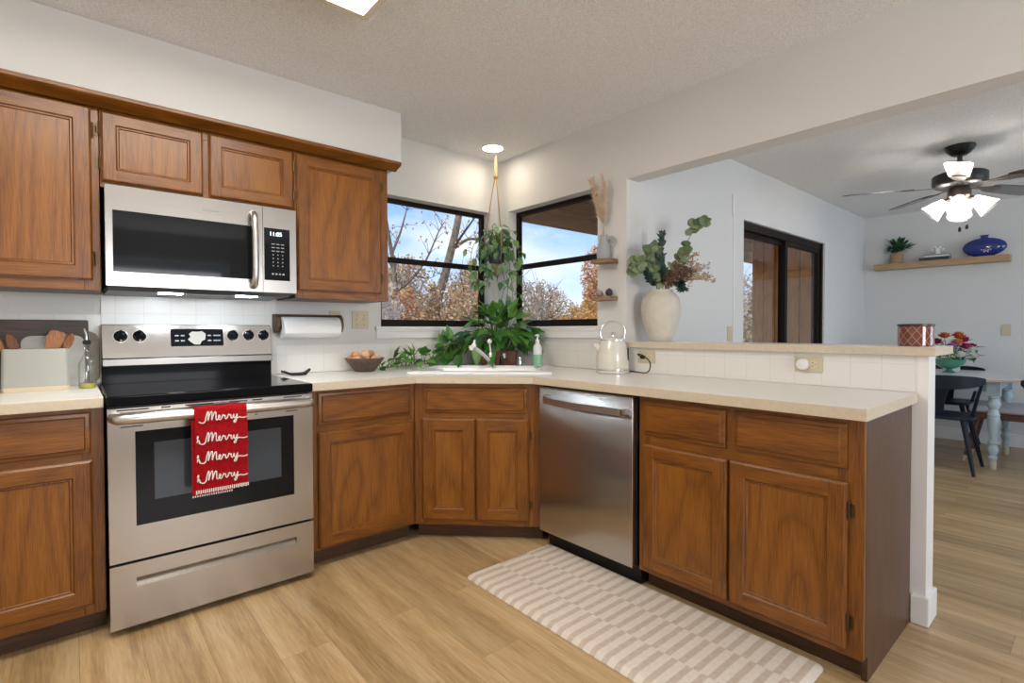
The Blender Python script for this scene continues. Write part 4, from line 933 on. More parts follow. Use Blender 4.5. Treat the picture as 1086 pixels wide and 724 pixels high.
lv = MB(); stm = MB(); hvW = Vector((-.7071, -.7071, 0)); huW = Vector((.7071, -.7071, 0))
def stem_leaf(base, mid, tip, ln, wd, droop=.5, heart=True):
    Q = bez([base, mid, tip], 4); stm.tube(Q, [.003 - .0016 * i / (len(Q) - 1) for i in range(len(Q))], 5)
    d = (Vector(tip) - Vector(mid)).normalized() + Vector((rp.uniform(-.3, .3), rp.uniform(-.3, .3), -droop)); lv.leaf(tip, d, Vector((0, 0, 1)) - hvW * -.25 + Vector((rp.uniform(-.5, .5), rp.uniform(-.5, .5), 0)), ln, wd, heart=heart)
for i in range(118):
    u = rp.uniform(-.34, .24); f = rp.uniform(-.02, .13); lim = .30 * (1 - ((u + .02) / .38) ** 2)
    z = .105 + max(0.02, rp.uniform(.15, 1.0) * lim)
    if u < -.2: z *= .75
    if u > -.13 and f > .05 and z < .16: z += .08
    tip = pc + huW * u + hvW * f + Vector((0, 0, z)); b = pc + huW * max(-.1, min(.1, u * .4)) + hvW * rp.uniform(-.04, .04) + Vector((0, 0, .09))
    if tip.x > -.10 or tip.y > -.10: tip.x = min(tip.x, -.10); tip.y = min(tip.y, -.10)
    mid = (b + tip) / 2 + Vector((0, 0, .05)); s = rp.uniform(.075, .125)
    stem_leaf(b, mid, tip, s, s * rp.uniform(.55, .75), rp.uniform(.2, .9))
# large leaves hanging forward over the sink and trailing left along the worktop
for (u, f, z, s) in [(-.33, .16, .09, .13), (-.24, .23, .075, .11), (-.40, .10, .085, .12), (-.12, .20, .12, .12), (-.02, .235, .10, .11), (-.28, .12, .17, .12), (-.18, .14, .20, .12), (.15, .10, .19, .13), (.22, .06, .15, .12), (-.45, .05, .07, .11), (-.42, .16, .06, .12)]:
    tip = pc + huW * u + hvW * f + Vector((0, 0, z)); b = pc + huW * u * .3 + hvW * .03 + Vector((0, 0, .095)); stem_leaf(b, (b + tip) / 2 + Vector((0, 0, .07)), tip, s, s * .62, 1.1)
vine = bez([pc + huW * -.05 + Vector((0, 0, .10)), (-.47, -.20, 1.05), (-.66, -.14, .955), (-.82, -.11, .935), (-.95, -.09, .930), (-1.04, -.10, .923)], 7)
stm.tube(vine, .003, 6)
for k in range(8, len(vine)):
    for s in range(2 if k < 26 else 1):
        q = vine[k]; o = Vector((rp.uniform(-.05, .04), rp.uniform(-.05, .02), rp.uniform(.01, .10 if k < 30 else .05))); tip = q + o
        tip.y = min(tip.y, -.05); tip.z = max(tip.z, .93); sz = rp.uniform(.055, .09) * (1.15 if k < 20 else .85); stem_leaf(q, (q + tip) / 2 + Vector((0, 0, .01)), tip, sz, sz * .68, .3)
for (x, y, z, s) in [(-.93, -.10, 1.01, .06), (-.985, -.11, .965, .05), (-1.03, -.11, .945, .045), (-.80, -.10, 1.03, .065)]:
    q = min(vine, key=lambda v: (v - Vector((x, y, z))).length); stem_leaf(q, (q + Vector((x, y, z))) / 2, (x, y, z), s, s * .75, .2)
def clampv(m): m.v = [(min(x, -.029), min(y, -.029), z) for x, y, z in m.v]
clampv(lv); clampv(stm)
part('leaves', lv, GL, t); part('stems', stm, STEM, t)
m = MB(); m.box(-.018, .018, -.0675, -.0655, .055, .088, PM @ Matrix.Translation((.035, -.003, 0)))
part('plant_tag', m, M['white_matte'], t, label='small white tag on the planter')
sc_ = Vector((-.193, -.650, .9297))
t = thing('soap_dispenser', 'clear pump bottle half full of green soap on the sink rim', 'soap dispenser', sc_)
part('bottle', MB().lathe([(.027, 0), (.0295, .004), (.0295, .118), (.026, .132), (.014, .146), (.0125, .150), (.0125, .158)], sc_, 24), plain('frosted_plastic', (.74, .78, .76), .25), t)
part('soap', MB().lathe([(.0298, .0045), (.0299, .006), (.0299, .074), (.0298, .0745), (.0298, .0045)], sc_, 24), plain('green_soap', (.24, .52, .33), .2), t)
part('pump', MB().lathe([(.015, .1585), (.016, .161), (.016, .170), (.006, .174), (.005, .196), (.011, .198), (.011, .208), (0, .209)], sc_, 18).tube([sc_ + Vector((0, 0, .203)), sc_ + Vector((-.03, -.012, .200))], [.005, .004], 8), M['white_gloss'], t)
ag = Vector((-.249, -.539, .9297)); single('air_gap', MB().lathe([(.018, 0), (.018, .004), (.0145, .006), (.0145, .052), (.012, .056), (0, .057)], ag, 20), M['chrome'], 'short chrome cylinder cap on the sink rim left of the soap', 'air gap', ag)
bk = Vector((-.298, -.405, .9297 - .0142)); t = thing('spray_bottle', 'small black bottle standing between sink and planter', 'bottle', bk)
part('body', MB().lathe([(.013, 0), (.014, .004), (.014, .07), (.008, .078), (.008, .082)], bk, 16), M['black_matte'], t); part('cap', MB().lathe([(.009, .0825), (.009, .10), (0, .101)], bk, 14), M['black_matte'], t)

# ------------------------------------------------------------------ hanging plant
hx, hy = -.150, -.165
t = thing('macrame_hanger', 'tan cord plant hanger with a brass ring below the recessed light', 'plant hanger', (hx, hy, H))
CORD = plain('jute_cord', (.42, .27, .15), .9, bump=.8, bscale=300)
part('ceiling_hook', MB().lathe([(.012, -.0005), (.012, -.004), (.004, -.006), (.004, -.03), (0, -.031)][::-1], (hx, hy, H), 12), M['white_matte'], t)
part('top_cord', MB().tube([(hx, hy, H - .032), (hx, hy, 2.285)], .012, 10), CORD, t)
part('ring', MB().lathe([(.012, 2.270), (.018, 2.272), (.018, 2.288), (.012, 2.290), (.012, 2.27)], (hx, hy, 0), 18), plain('brass', (.75, .50, .16), .25, 1), t)
for k in range(3):
    a = R(20 + 120 * k); c, s = math.cos(a), math.sin(a)
    part('cord', MB().tube(bez([(hx + .008 * c, hy + .008 * s, 2.275), (hx + .045 * c, hy + .045 * s, 2.05), (hx + .082 * c, hy + .082 * s, 1.80), (hx + .07 * c, hy + .07 * s, 1.70), (hx + .02 * c, hy + .02 * s, 1.648)], 5), .0045, 6), CORD, t)
part('tassel', MB().lathe([(.0, 1.652), (.014, 1.645), (.010, 1.632), (.013, 1.60), (.016, 1.57), (0, 1.568)][::-1], (hx, hy, 0), 12), CORD, t)
po = Vector((hx, hy, 1.655))
t = thing('hanging_vine', 'trailing green vine in a dark pot hanging in the window corner', 'hanging plant', po)
part('pot', MB().lathe([(.045, 0), (.052, .004), (.073, .12), (.076, .122), (.076, .136), (.068, .136), (.064, .11), (0, .108)], po, 28), plain('slate_pot', (.035, .055, .058), .5), t)
lv = MB(); stm = MB()
for i in range(72):
    a = rp.uniform(0, 6.283); r = rp.uniform(.03, .17); z = rp.uniform(.10, .30) - r * .45
    x, y = hx + r * math.cos(a), hy + r * math.sin(a)
    if x > -.03 or y > -.03: x = min(x, -.035); y = min(y, -.035)
    b = po + Vector((rp.uniform(-.04, .04), rp.uniform(-.04, .04), .12)); tip = Vector((x, y, po.z + max(z, .05))); s = rp.uniform(.042, .068); stem_leaf(b, (b + tip) / 2 + Vector((0, 0, .06)), tip, s, s * .72, .7)
VIN = [(-.29, -.10, 1.27, 13), (-.26, -.19, 1.46, 9), (-.165, -.245, 1.36, 10), (-.115, -.275, 1.21, 14), (-.08, -.30, 1.42, 9), (-.06, -.33, 1.52, 7), (-.20, -.12, 1.52, 8), (-.33, -.09, 1.43, 9), (-.12, -.23, 1.30, 10)]
for (x, y, zb_, n_) in VIN:
    b = po + Vector(((x - hx) * .4, (y - hy) * .4, .125)); Q = bez([b, (b.x + (x - b.x) * .7, b.y + (y - b.y) * .7, po.z + .14), (x, y, po.z - .02), (x + .02, y - .01, (po.z + zb_) / 2), (x - .01, y, zb_)], 6)
    stm.tube(Q, .0022, 5)
    for k in range(8, len(Q)):
        if rp.random() < .55:
            o = Vector((rp.uniform(-.05, .05), rp.uniform(-.05, .05), rp.uniform(-.01, .03))); tip = Q[k] + o; tip.x = min(tip.x, -.03); tip.y = min(tip.y, -.03); s = rp.uniform(.036, .064); stem_leaf(Q[k], Q[k] + o * .5 + Vector((0, 0, .012)), tip, s, s * .75, 1.2)
clampv(lv); clampv(stm)
part('leaves', lv, leafmat('vine_leaf', (.05, .14, .06), (.13, .27, .10), (.28, .43, .18), .35, .2), t); part('stems', stm, STEM, t)

# ------------------------------------------------------------------ little wall shelves beside the right window
SW = wood('small_shelf_wood', 'y', (.16, .085, .045), (.30, .18, .10), (.44, .29, .18), rough=.55, coat=0)
for zt, lab in ((1.595, 'upper small wooden ledge beside the right window, under the jug'), (1.368, 'lower small wooden ledge beside the right window, under the dark ball')):
    single('wall_ledge', MB().box(-.092, -.0005, -1.158, -1.020, zt - .024, zt), SW, lab, 'shelf', (-.045, -1.09, zt - .024), 'small wall ledges', bevel=.002)
jc = Vector((-.048, -1.085, 1.5955)); GRY = plain('grey_stoneware', (.36, .37, .38), .6, noise=.05, nscale=40)
t = thing('ceramic_jug', 'grey ceramic jug with a ring handle on the upper ledge', 'jug', jc)
part('body', MB().lathe([(.036, 0), (.041, .004), (.042, .03), (.039, .065), (.028, .098), (.0215, .115), (.0215, .142), (.0235, .147), (.019, .147), (.018, .115), (.02, .09), (0, .085)], jc, 28), GRY, t)
hd = Vector((.45, -.89, 0)).normalized()
part('handle', MB().tube(bez([jc + hd * (.0195 + .026 + .024 * math.cos(a)) + Vector((0, 0, .110 + .024 * math.sin(a))) for a in [R(165 - k * 30) for k in range(12)]], 2), .0065, 8), GRY, t)
PAM = plain('pampas', (.74, .58, .45), .95, spec=.1); PST = plain('dry_stalk', (.50, .38, .26), .8)
for i in range(7):
    a = rp.uniform(0, 6.283); b = jc + Vector((.006 * math.cos(a), .006 * math.sin(a), .10)); tilt = Vector((-.035 + rp.uniform(-.04, .02), rp.uniform(-.075, .075), 0)); hgt = rp.uniform(.28, .41); e = b + tilt + Vector((0, 0, hgt))
    if e.x > -.02: e.x = -.02
    t = thing('pampas_stem', 'pinkish dried pampas plume standing in the grey jug', 'dried stem', b, 0, 'dried pampas plumes in the jug')
    Q = bez([b, b + tilt * .3 + Vector((0, 0, hgt * .5)), e], 6); part('stalk', MB().tube(Q, .0013, 5), PST, t)
    m = MB()
    for k in range(5, len(Q)):
        for s in range(28):
            d = Vector((rp.uniform(-1, .45), rp.uniform(-1, 1), rp.uniform(.4, 1.6))).normalized(); l = rp.uniform(.025, .058) * (1.2 - k / 24); m.tube([Q[k], Q[k] + d * l * .6, Q[k] + d * l + Vector((0, 0, -.004))], [.0013, .0011, .0004], 3)
    part('plume', m, PAM, t, smooth=False)
c = Vector((-.048, -1.128, 1.3685 + .0235)); single('ball_vase', MB().lathe([(.008, -.023), (.016, -.0175), (.0225, -.006), (.0225, .006), (.016, .0175), (.007, .022), (.006, .0245), (.004, .022), (0, .018)], c, 22), plain('plum_glaze', (.055, .035, .05), .3), 'small dark plum round vase on the lower ledge', 'vase', c - Vector((0, 0, .0235)))
c = Vector((-.05, -1.055, 1.3685)); t = thing('figurine', 'small pinkish-grey animal figurine on the lower ledge', 'figurine', c); FG = plain('mauve_clay', (.36, .27, .27), .6, noise=.2, nscale=60)
part('body', MB().sphere(c + Vector((0, 0, .0205)), .021, 14, 9, 1, 1.15, .95).sphere(c + Vector((-.004, .02, .040)), .0125, 12, 8), FG, t)
part('ears', MB().lathe([(.005, 0), (.004, .010), (0, .016)], c + Vector((-.010, .020, .048)), 8), plain('dark_clay', (.10, .07, .08), .6), t)

# ------------------------------------------------------------------ kettle
kc = Vector((-.118, -1.210, .9155)); CR = plain('cream_enamel', (.70, .67, .58), .18, coat=.5)
t = thing('electric_kettle', 'cream electric kettle with an arched chrome handle beside the bar', 'kettle', kc)
part('base', MB().lathe([(0.0918, 0), (0.0963, .003), (0.0963, .012), (0.093, .015), (0, .015)], kc, 36), CR, t)
part('body', MB().lathe([(0.093, .024), (0.0952, .030), (0.0941, .085), (0.0896, .125), (0.0806, .160), (0.0706, .186), (0.0678, .192), (0, .193)], kc, 40), CR, t)
part('bottom_band', MB().lathe([(0.0935, .0155), (0.0961, .016), (0.0961, .0238), (0.0935, .024), (0.0935, .0155)], kc, 40), M['chrome'], t)
ld = part('lid', MB().lathe([(0.07, .1885), (0.0711, .190), (0.07, .195), (0.056, .204), (0.0224, .209), (0, .210)], kc, 36), CR, t)
part('lid_rim', MB().lathe([(0.0708, .1882), (0.0728, .1885), (0.0728, .1925), (0.0711, .193), (0.0708, .1882)], kc, 36), M['chrome'], ld)
part('lid_knob', MB().lathe([(.005, .2105), (.005, .219), (.012, .223), (.013, .230), (.009, .235), (0, .236)], kc, 18), M['chrome'], ld)
kd = Vector((.758, -.652, 0))
part('handle', MB().tube(bez([kc - kd * .060 + Vector((0, 0, .193)), kc - kd * .074 + Vector((0, 0, .230)), kc - kd * .055 + Vector((0, 0, .276)), kc - kd * .01 + Vector((0, 0, .296)), kc + kd * .04 + Vector((0, 0, .288)), kc + kd * .070 + Vector((0, 0, .255)), kc + kd * .066 + Vector((0, 0, .205)), kc + kd * .062 + Vector((0, 0, .180))], 6), .0062, 10), M['chrome'], t)
part('spout', MB().tube([kc - kd * .072 + Vector((0, 0, .140)), kc - kd * .096 + Vector((0, 0, .160)), kc - kd * .108 + Vector((0, 0, .172))], [.024, .019, .014], 14), CR, t)
part('water_gauge', MB().box(-.007, .007, -.0022, .001, .075, .145, Matrix.Translation(kc + Vector((.0, 0, 0)) + Vector((.30, -.954, 0)) * .0935) @ Matrix.Rotation(math.atan2(.30, .954), 4, 'Z') ), M['black_matte'], t)
# its lead
m = MB(); cpts = bez([(-.030, -1.245, .925), (-.035, -1.33, .920), (-.06, -1.40, .922), (-.075, -1.435, .945), (-.06, -1.425, .985), (-.045, -1.37, 1.018), (-.042, -1.33, 1.025), (-.036, -1.345, 1.012), (-.030, -1.3525, 1.009)], 6)
m.tube(cpts, .0032, 8)
t = setp(link('power_cord', m, M['black_matte'], None, (-.03, -1.3525, 1.0)), 'black kettle cord looping to the outlet behind the kettle', 'cord'); t.location = (-.03, -1.3525, 1.0)
part('plug', MB().box(-.032, -.0185, -1.366, -1.340, .997, 1.019), M['black_matte'], t, bevel=.003)

# ------------------------------------------------------------------ big vase with branches on the bar
vc = Vector((.128, -1.372, 1.0955)); VW = plain('cream_stoneware', (.60, .55, .46), .7, noise=.05, nscale=30, bump=.2, bscale=60)
m = MB(); m.lathe([(.058, 0), (.064, .004), (.078, .04), (.100, .105), (.113, .165), (.115, .205), (.106, .248), (.086, .280), (.070, .290), (.067, .297), (.066, .305), (.060, .305), (.061, .288), (.05, .27), (.0, .262)], vc, 44)
single('floor_vase', m, VW, 'tall cream stoneware vase of mixed branches on the bar', 'vase', vc)
bpy.data.objects['floor_vase'].name = 'stoneware_vase'
mo = vc + Vector((0, 0, .30)); rv = Vector((.758, -.652, 0)); fv = Vector((-.652, -.758, 0))
EU = leafmat('eucalyptus_leaf', (.09, .14, .06), (.17, .23, .11), (.30, .35, .17), .55, .15); DK = leafmat('dark_sprig_leaf', (.018, .045, .035), (.03, .065, .05), (.05, .09, .065), .45, .1); TWG = plain('twig', (.20, .14, .09), .8)
def P3(a, z, f=0): return mo + rv * a + fv * f + Vector((0, 0, z))
def sprig(name, label, grp, pts, leaves, mat, kind, start=.38):
    b = Vector(pts[0]); t = thing(name, label, 'branch', b, 0, grp); Q = bez(pts, 7); part('stem', MB().tube(Q, [.0032 - .002 * i / (len(Q) - 1) for i in range(len(Q))], 6), TWG, t)
    m = MB(); tw = MB()
    for k in range(int(len(Q) * start), len(Q)):
        for s in range(leaves):
            d = Vector((rp.uniform(-1, 1), rp.uniform(-1, 1), rp.uniform(-.3, 1))).normalized(); q = Q[k]
            if kind == 'round':
                c = q + d * rp.uniform(.018, .042); tw.tube([q, c], .0012, 4); sz = rp.uniform(.038, .058); nn = (fv * 1.0 + Vector((rp.uniform(-.6, .6), rp.uniform(-.6, .6), rp.uniform(-.2, .8)))).normalized()
                e = nn.cross(Vector((0, 0, 1))).normalized(); g = nn.cross(e); vs = [c + nn * .003] + [c + e * sz * .5 * math.cos(w_) + g * sz * .5 * math.sin(w_) * .9 for w_ in [2 * math.pi * h / 10 for h in range(10)]]
                m.add(vs, [(0, h + 1, (h + 1) % 10 + 1) for h in range(10)])
            elif kind == 'thin':
                m.leaf(q, d + (Q[min(k + 1, len(Q) - 1)] - Q[k - 1]).normalized() * .8, fv, rp.uniform(.03, .046), .017)
            else:
                e = q + d * rp.uniform(.025, .06); tw.tube([q, e], .0011, 4)
                for h in range(5):
                    w_ = e + Vector((rp.uniform(-1, 1), rp.uniform(-1, 1), rp.uniform(-1, 1))) * .012; m.sphere(w_, rp.uniform(.003, .0055), 6, 4)
    part('leaves' if kind != 'bud' else 'buds', m, mat, t)
    if tw.v: part('twigs', tw, TWG, t)
GE = 'eucalyptus branches in the stoneware vase'
s0 = P3(0, -.18)
def st(a, f=0): return P3(a * .3, -.20, f * .3)
sprig('eucalyptus_branch', 'longest eucalyptus branch reaching to the upper right', GE, [st(.1), P3(.03, .02), P3(.10, .20, .03), P3(.19, .36, .03), P3(.225, .395, .03)], 3, EU, 'round', .72)
sprig('eucalyptus_branch', 'short eucalyptus branch in the middle right', GE, [st(.05, .1), P3(.02, .02, .02), P3(.07, .12, .06), P3(.135, .25, .07)], 2, EU, 'round', .6)
sprig('eucalyptus_branch', 'eucalyptus branch arching out to the far left', GE, [st(-.1, .1), P3(-.03, .02, .02), P3(-.10, .12, .08), P3(-.165, .15, .10), P3(-.175, .10, .10)], 2, EU, 'round')
sprig('eucalyptus_branch', 'eucalyptus branch rising straight over the vase', GE, [st(-.05), P3(-.015, .02), P3(-.03, .13, .03), P3(-.045, .25, .04)], 3, EU, 'round')
sprig('eucalyptus_branch', 'eucalyptus branch at the upper left of the vase', GE, [st(-.1), P3(-.02, .02, .03), P3(-.07, .12, .06), P3(-.10, .21, .07)], 2, EU, 'round')
GK = 'dark leafy sprigs in the stoneware vase'
sprig('dark_sprig', 'dark green fine-leaved sprig pointing up from the vase', GK, [st(0), P3(-.01, .02, .01), P3(-.01, .15, .02), P3(0, .32, .02)], 9, DK, 'thin')
sprig('dark_sprig', 'dark green fine-leaved sprig at the left over the vase rim', GK, [st(-.1, .1), P3(-.03, .015, .03), P3(-.09, .07, .07), P3(-.10, .14, .09)], 8, DK, 'thin')
sprig('dark_sprig', 'dark fine-leaved sprig drooping at the right over the vase rim', GK, [st(.1, .1), P3(.03, .02, .03), P3(.08, .05, .06), P3(.10, .005, .08)], 8, DK, 'thin')
sprig('dark_sprig', 'dark fine-leaved sprig in the middle over the vase mouth', GK, [st(0, .15), P3(0, .02, .04), P3(.0, .09, .08), P3(-.03, .18, .09)], 8, DK, 'thin')
DB = plain('dried_bud', (.50, .37, .25), .8); BB = plain('brown_bud', (.15, .075, .05), .8); GB_ = 'dried flower sprays in the stoneware vase'
sprig('dried_spray', 'tan dried flower spray reaching right', GB_, [st(.1), P3(.04, .02, .02), P3(.12, .08, .04), P3(.215, .115, .05)], 5, DB, 'bud')
sprig('dried_spray', 'tan dried flower spray low at the far right', GB_, [st(.12), P3(.04, .015, .03), P3(.14, .06, .05), P3(.255, .06, .06)], 4, DB, 'bud')
sprig('dried_spray', 'tan dried flower spray pointing up to the right', GB_, [st(.08), P3(.03, .02, .03), P3(.10, .13, .05), P3(.16, .19, .05)], 4, DB, 'bud')
sprig('dried_spray', 'dark brown dried flower cluster over the right rim', GB_, [st(.08, .1), P3(.03, .02, .05), P3(.06, .07, .08), P3(.095, .095, .09)], 10, BB, 'bud')

# ------------------------------------------------------------------ candle on the bar end
cn = Vector((.115, -2.588, 1.0955)); ca, tt, bb = newmat('plaid_brown_glass'); lk = tt.links.new
tc = N(tt, 'ShaderNodeTexCoord'); sx_ = N(tt, 'ShaderNodeSeparateXYZ'); lk(tc.outputs['Object'], sx_.inputs[0])
at = N(tt, 'ShaderNodeMath', operation='ARCTAN2'); lk(sx_.outputs['Y'], at.inputs[0]); lk(sx_.outputs['X'], at.inputs[1])
def diag_lines(sgn):
    a = N(tt, 'ShaderNodeMath', operation='MULTIPLY_ADD'); a.inputs[1].default_value = sgn * 1.9; lk(at.outputs[0], a.inputs[0])
    z = N(tt, 'ShaderNodeMath', operation='MULTIPLY'); z.inputs[1].default_value = 24.0; lk(sx_.outputs['Z'], z.inputs[0]); lk(z.outputs[0], a.inputs[2])
    f = N(tt, 'ShaderNodeMath', operation='FRACT'); lk(a.outputs[0], f.inputs[0]); g = N(tt, 'ShaderNodeMath', operation='LESS_THAN'); g.inputs[1].default_value = .08; lk(f.outputs[0], g.inputs[0]); return g
g1, g2 = diag_lines(1), diag_lines(-1); ax_ = N(tt, 'ShaderNodeMath', operation='MAXIMUM'); lk(g1.outputs[0], ax_.inputs[0]); lk(g2.outputs[0], ax_.inputs[1])
cr_ = ramp(tt, [(0, (.16, .035, .020)), (1, (.42, .25, .19))]); lk(ax_.outputs[0], cr_.inputs[0]); lk(cr_.outputs[0], bb.inputs['Base Color']); bb.inputs['Roughness'].default_value = .15; bb.inputs['Coat Weight'].default_value = .6
t = thing('candle_jar', 'brown glass candle with a diamond line pattern on the end of the bar', 'candle', cn)
m = MB(); m.lathe([(.058, 0), (.0605, .003), (.0605, .080), (.058, .082), (0, .082)], (0, 0, 0), 36); o = lpart('jar', m, ca, t)
m = MB(); m.lathe([(.062, .0822), (.0632, .0825), (.0632, .0895), (.061, .091), (0, .091)], (0, 0, 0), 36); lpart('lid', m, plain('pewter_lid', (.07, .055, .05), .35, .6), t)

# ------------------------------------------------------------------ dining: table, chairs, bench
BLUE = plain('powder_blue_paint', (.45, .57, .63), .5, noise=.06, nscale=18); RAWF = plain('bare_foot', (.62, .52, .38), .7)
tx, ty = 3.67, -2.03
t = thing('dining_table', 'oval white-topped dining table with turned powder-blue legs', 'table', (tx, ty, 0))
TOPM = plain('white_table_top', (.66, .68, .70), .22); EDGE = plain('table_edge', (.46, .33, .22), .5)
m = MB(); el = [(tx + .635 * math.copysign(abs(math.cos(a)) ** .85, math.cos(a)), ty + .74 * math.copysign(abs(math.sin(a)) ** .85, math.sin(a))) for a in [2 * math.pi * k / 64 for k in range(64)]]
m.prism(el, .735, .758, side_mi=1); part('tabletop', m, [TOPM, EDGE], t, bevel=.004)
m = MB(); ax0, ax1, ay0, ay1 = 3.27, 4.05, -2.485, -1.575
m.box(ax0, ax1, ay0 - .012, ay0 + .012, .645, .7345).box(ax0, ax1, ay1 - .012, ay1 + .012, .645, .7345).box(ax0 - .012, ax0 + .012, ay0 + .012, ay1 - .012, .645, .7345).box(ax1 - .012, ax1 + .012, ay0 + .012, ay1 - .012, .645, .7345)
part('apron', m, BLUE, t)
LEGP = [(.020, .075), (.026, .09), (.030, .10), (.026, .112), (.021, .12), (.032, .15), (.036, .175), (.024, .21), (.034, .222), (.034, .235), (.024, .247), (.030, .30), (.040, .38), (.043, .42), (.037, .445), (.043, .455), (.037, .467), (.028, .50), (.042, .53), (.046, .555), (.030, .59), (.038, .60), (.036, .612), (.0, .615)]
for x in (ax0, ax1):
    for y in (ay0, ay1):
        m = MB(); m.lathe(LEGP, (x, y, 0), 20); m.box(x - .042, x + .042, y - .042, y + .042, .613, .7342); lg = part('leg', m, BLUE, t)
        part('foot', MB().lathe([(.016, .001), (.021, .01), (.023, .05), (.019, .075), (0, .075)], (x, y, 0), 16), RAWF, lg, label='bare cream foot')
NAVY = plain('blue_black_paint', (.009, .015, .028), .4, spec=.3)
def chair(label, loc, rz, grp='dark dining chairs'):
    t = thing('dining_chair', label, 'chair', loc, rz, grp)
    m = MB(); seat = [(.24 * math.copysign(abs(math.cos(a)) ** .55, math.cos(a)) * (1 - .06 * math.sin(a)), .215 * math.copysign(abs(math.sin(a)) ** .6, math.sin(a))) for a in [2 * math.pi * k / 36 for k in range(36)]]
    m.prism(seat, .428, .455); lpart('seat', m, NAVY, t, bevel=.006)
    m = MB(); nn = 18; rg = []
    for k in range(nn + 1):
        u = -1 + 2 * k / nn; x = .30 * math.sin(u * 1.35) / math.sin(1.35); y = -.235 + .17 * (1 - math.cos(u * 1.25)); h = .016 + .05 * (1 - abs(u) ** 2.2); zc = .738 + .012 * abs(u)
        nrm = Vector((-math.sin(u * .95), math.cos(u * .95), 0)); c = Vector((x, y, zc)); rg.append([c - nrm * .010 + Vector((0, 0, -h)), c + nrm * .010 + Vector((0, 0, -h)), c + nrm * .009 + Vector((0, 0, h * .62 + .012)), c - nrm * .009 + Vector((0, 0, h * .62 + .012))])
    loft(m, rg); lpart('crest_rail', m, NAVY, t, bevel=.004)
    m = MB(); rg = []
    for z, w_, y in ((.450, .055, -.185), (.55, .062, -.202), (.65, .085, -.220), (.70, .10, -.228)):
        rg.append([(-w_, y - .009, z), (w_, y - .009, z), (w_, y + .009, z), (-w_, y + .009, z)])
    loft(m, rg); lpart('back_splat', m, NAVY, t)
    for s in (-1, 1):
        lpart('leg', MB().tube([(s * .17, .14, .43), (s * .25, .225, .001)], [.021, .012], 10), NAVY, t)
        lpart('leg', MB().tube([(s * .17, -.13, .43), (s * .255, -.235, .001)], [.021, .012], 10), NAVY, t)
        lpart('back_post', MB().tube([(s * .215, -.06, .44), (s * .25, -.10, .60), (s * .288, -.14, .745)], [.014, .012, .010], 8), NAVY, t)
    return t
c0 = chair('dark dining chair nearest the bar, its back towards the kitchen', (3.10, -2.165, 0), R(-90))
def chair_copy(label, loc, rz): c = copy_tree(c0); c.location = loc; c.rotation_euler = (0, 0, rz); c['label'] = label
chair_copy('dark dining chair on the far side of the table, against the end wall', (4.20, -2.0, 0), R(90))
chair_copy('dark dining chair cut off by the right edge of the photo', (3.12, -2.97, 0), R(-90))
WAL = wood('bench_walnut', 'y', (.06, .025, .015), (.13, .055, .032), (.20, .09, .055), rough=.45)
t = thing('bench', 'walnut bench with a pale grey cushion, under the right end of the table', 'bench', (3.68, -2.95, 0))
bx1, bx2, by1, by2 = 3.50, 3.86, -3.62, -2.29
part('seat_frame', MB().box(bx1, bx2, by1, by2, .385, .437), WAL, t, bevel=.004)
part('cushion', MB().box(bx1 + .004, bx2 - .004, by1 + .006, by2 - .006, .4375, .512), plain('grey_cushion', (.60, .60, .64), .9, bump=.3, bscale=200), t, bevel=.022)
for x, sx in ((bx1 + .04, -1), (bx2 - .04, 1)):
    for y, sy in ((by2 - .06, 1), (by1 + .06, -1)):
        lg = part('leg', MB().tube([(x, y, .386), (x + sx * .05, y + sy * .07, .05)], [.022, .014], 10), WAL, t)
        part('ferrule', MB().tube([(x + sx * .05, y + sy * .07, .0495), (x + sx * .056, y + sy * .079, .001)], [.0138, .011], 10), plain('brass_tip', (.62, .50, .32), .4, .7), lg)
fb = Vector((3.76, -2.12, .7585)); GG = plain('green_glass', (.10, .36, .24), .12, trans=.35, coat=.5)
single('pedestal_bowl', MB().lathe([(.055, 0), (.058, .004), (.032, .014), (.020, .026), (.024, .036), (.070, .050), (.105, .078), (.122, .112), (.126, .126), (.120, .126), (.112, .105), (.09, .075), (.05, .060), (0, .056)], fb, 40), GG, 'green glass pedestal bowl on the dining table', 'bowl', fb)
def bloom(name, label, c, r, mat, k):
    m = MB(); c = Vector(c)
    for i in range(k):
        a = i * 2.4; el_ = .15 + 1.25 * (i / k); d = Vector((math.cos(a) * math.cos(el_), math.sin(a) * math.cos(el_), math.sin(el_)))
        m.leaf(c, d, Vector((0, 0, 1)) if el_ < 1.2 else (1, 0, 0), r * (1.05 - .3 * i / k), r * .75, .4, -.15)
    b = fb + Vector((rp.uniform(-.02, .02), rp.uniform(-.02, .02), .075)); t = thing(name, label, 'flower', b, 0, 'flowers in the green pedestal bowl')
    part('petals', m, mat, t, smooth=False); part('stem', MB().tube([b, (b + c) / 2 + Vector((0, 0, .012)), c], .0028, 6), STEM, t)
FM = {n: plain(n + '_petals', c, .6) for n, c in {'orange': (.62, .14, .03), 'magenta': (.42, .02, .13), 'lilac': (.42, .14, .50), 'white': (.80, .77, .72), 'crimson': (.20, .01, .03), 'coral': (.66, .20, .10)}.items()}
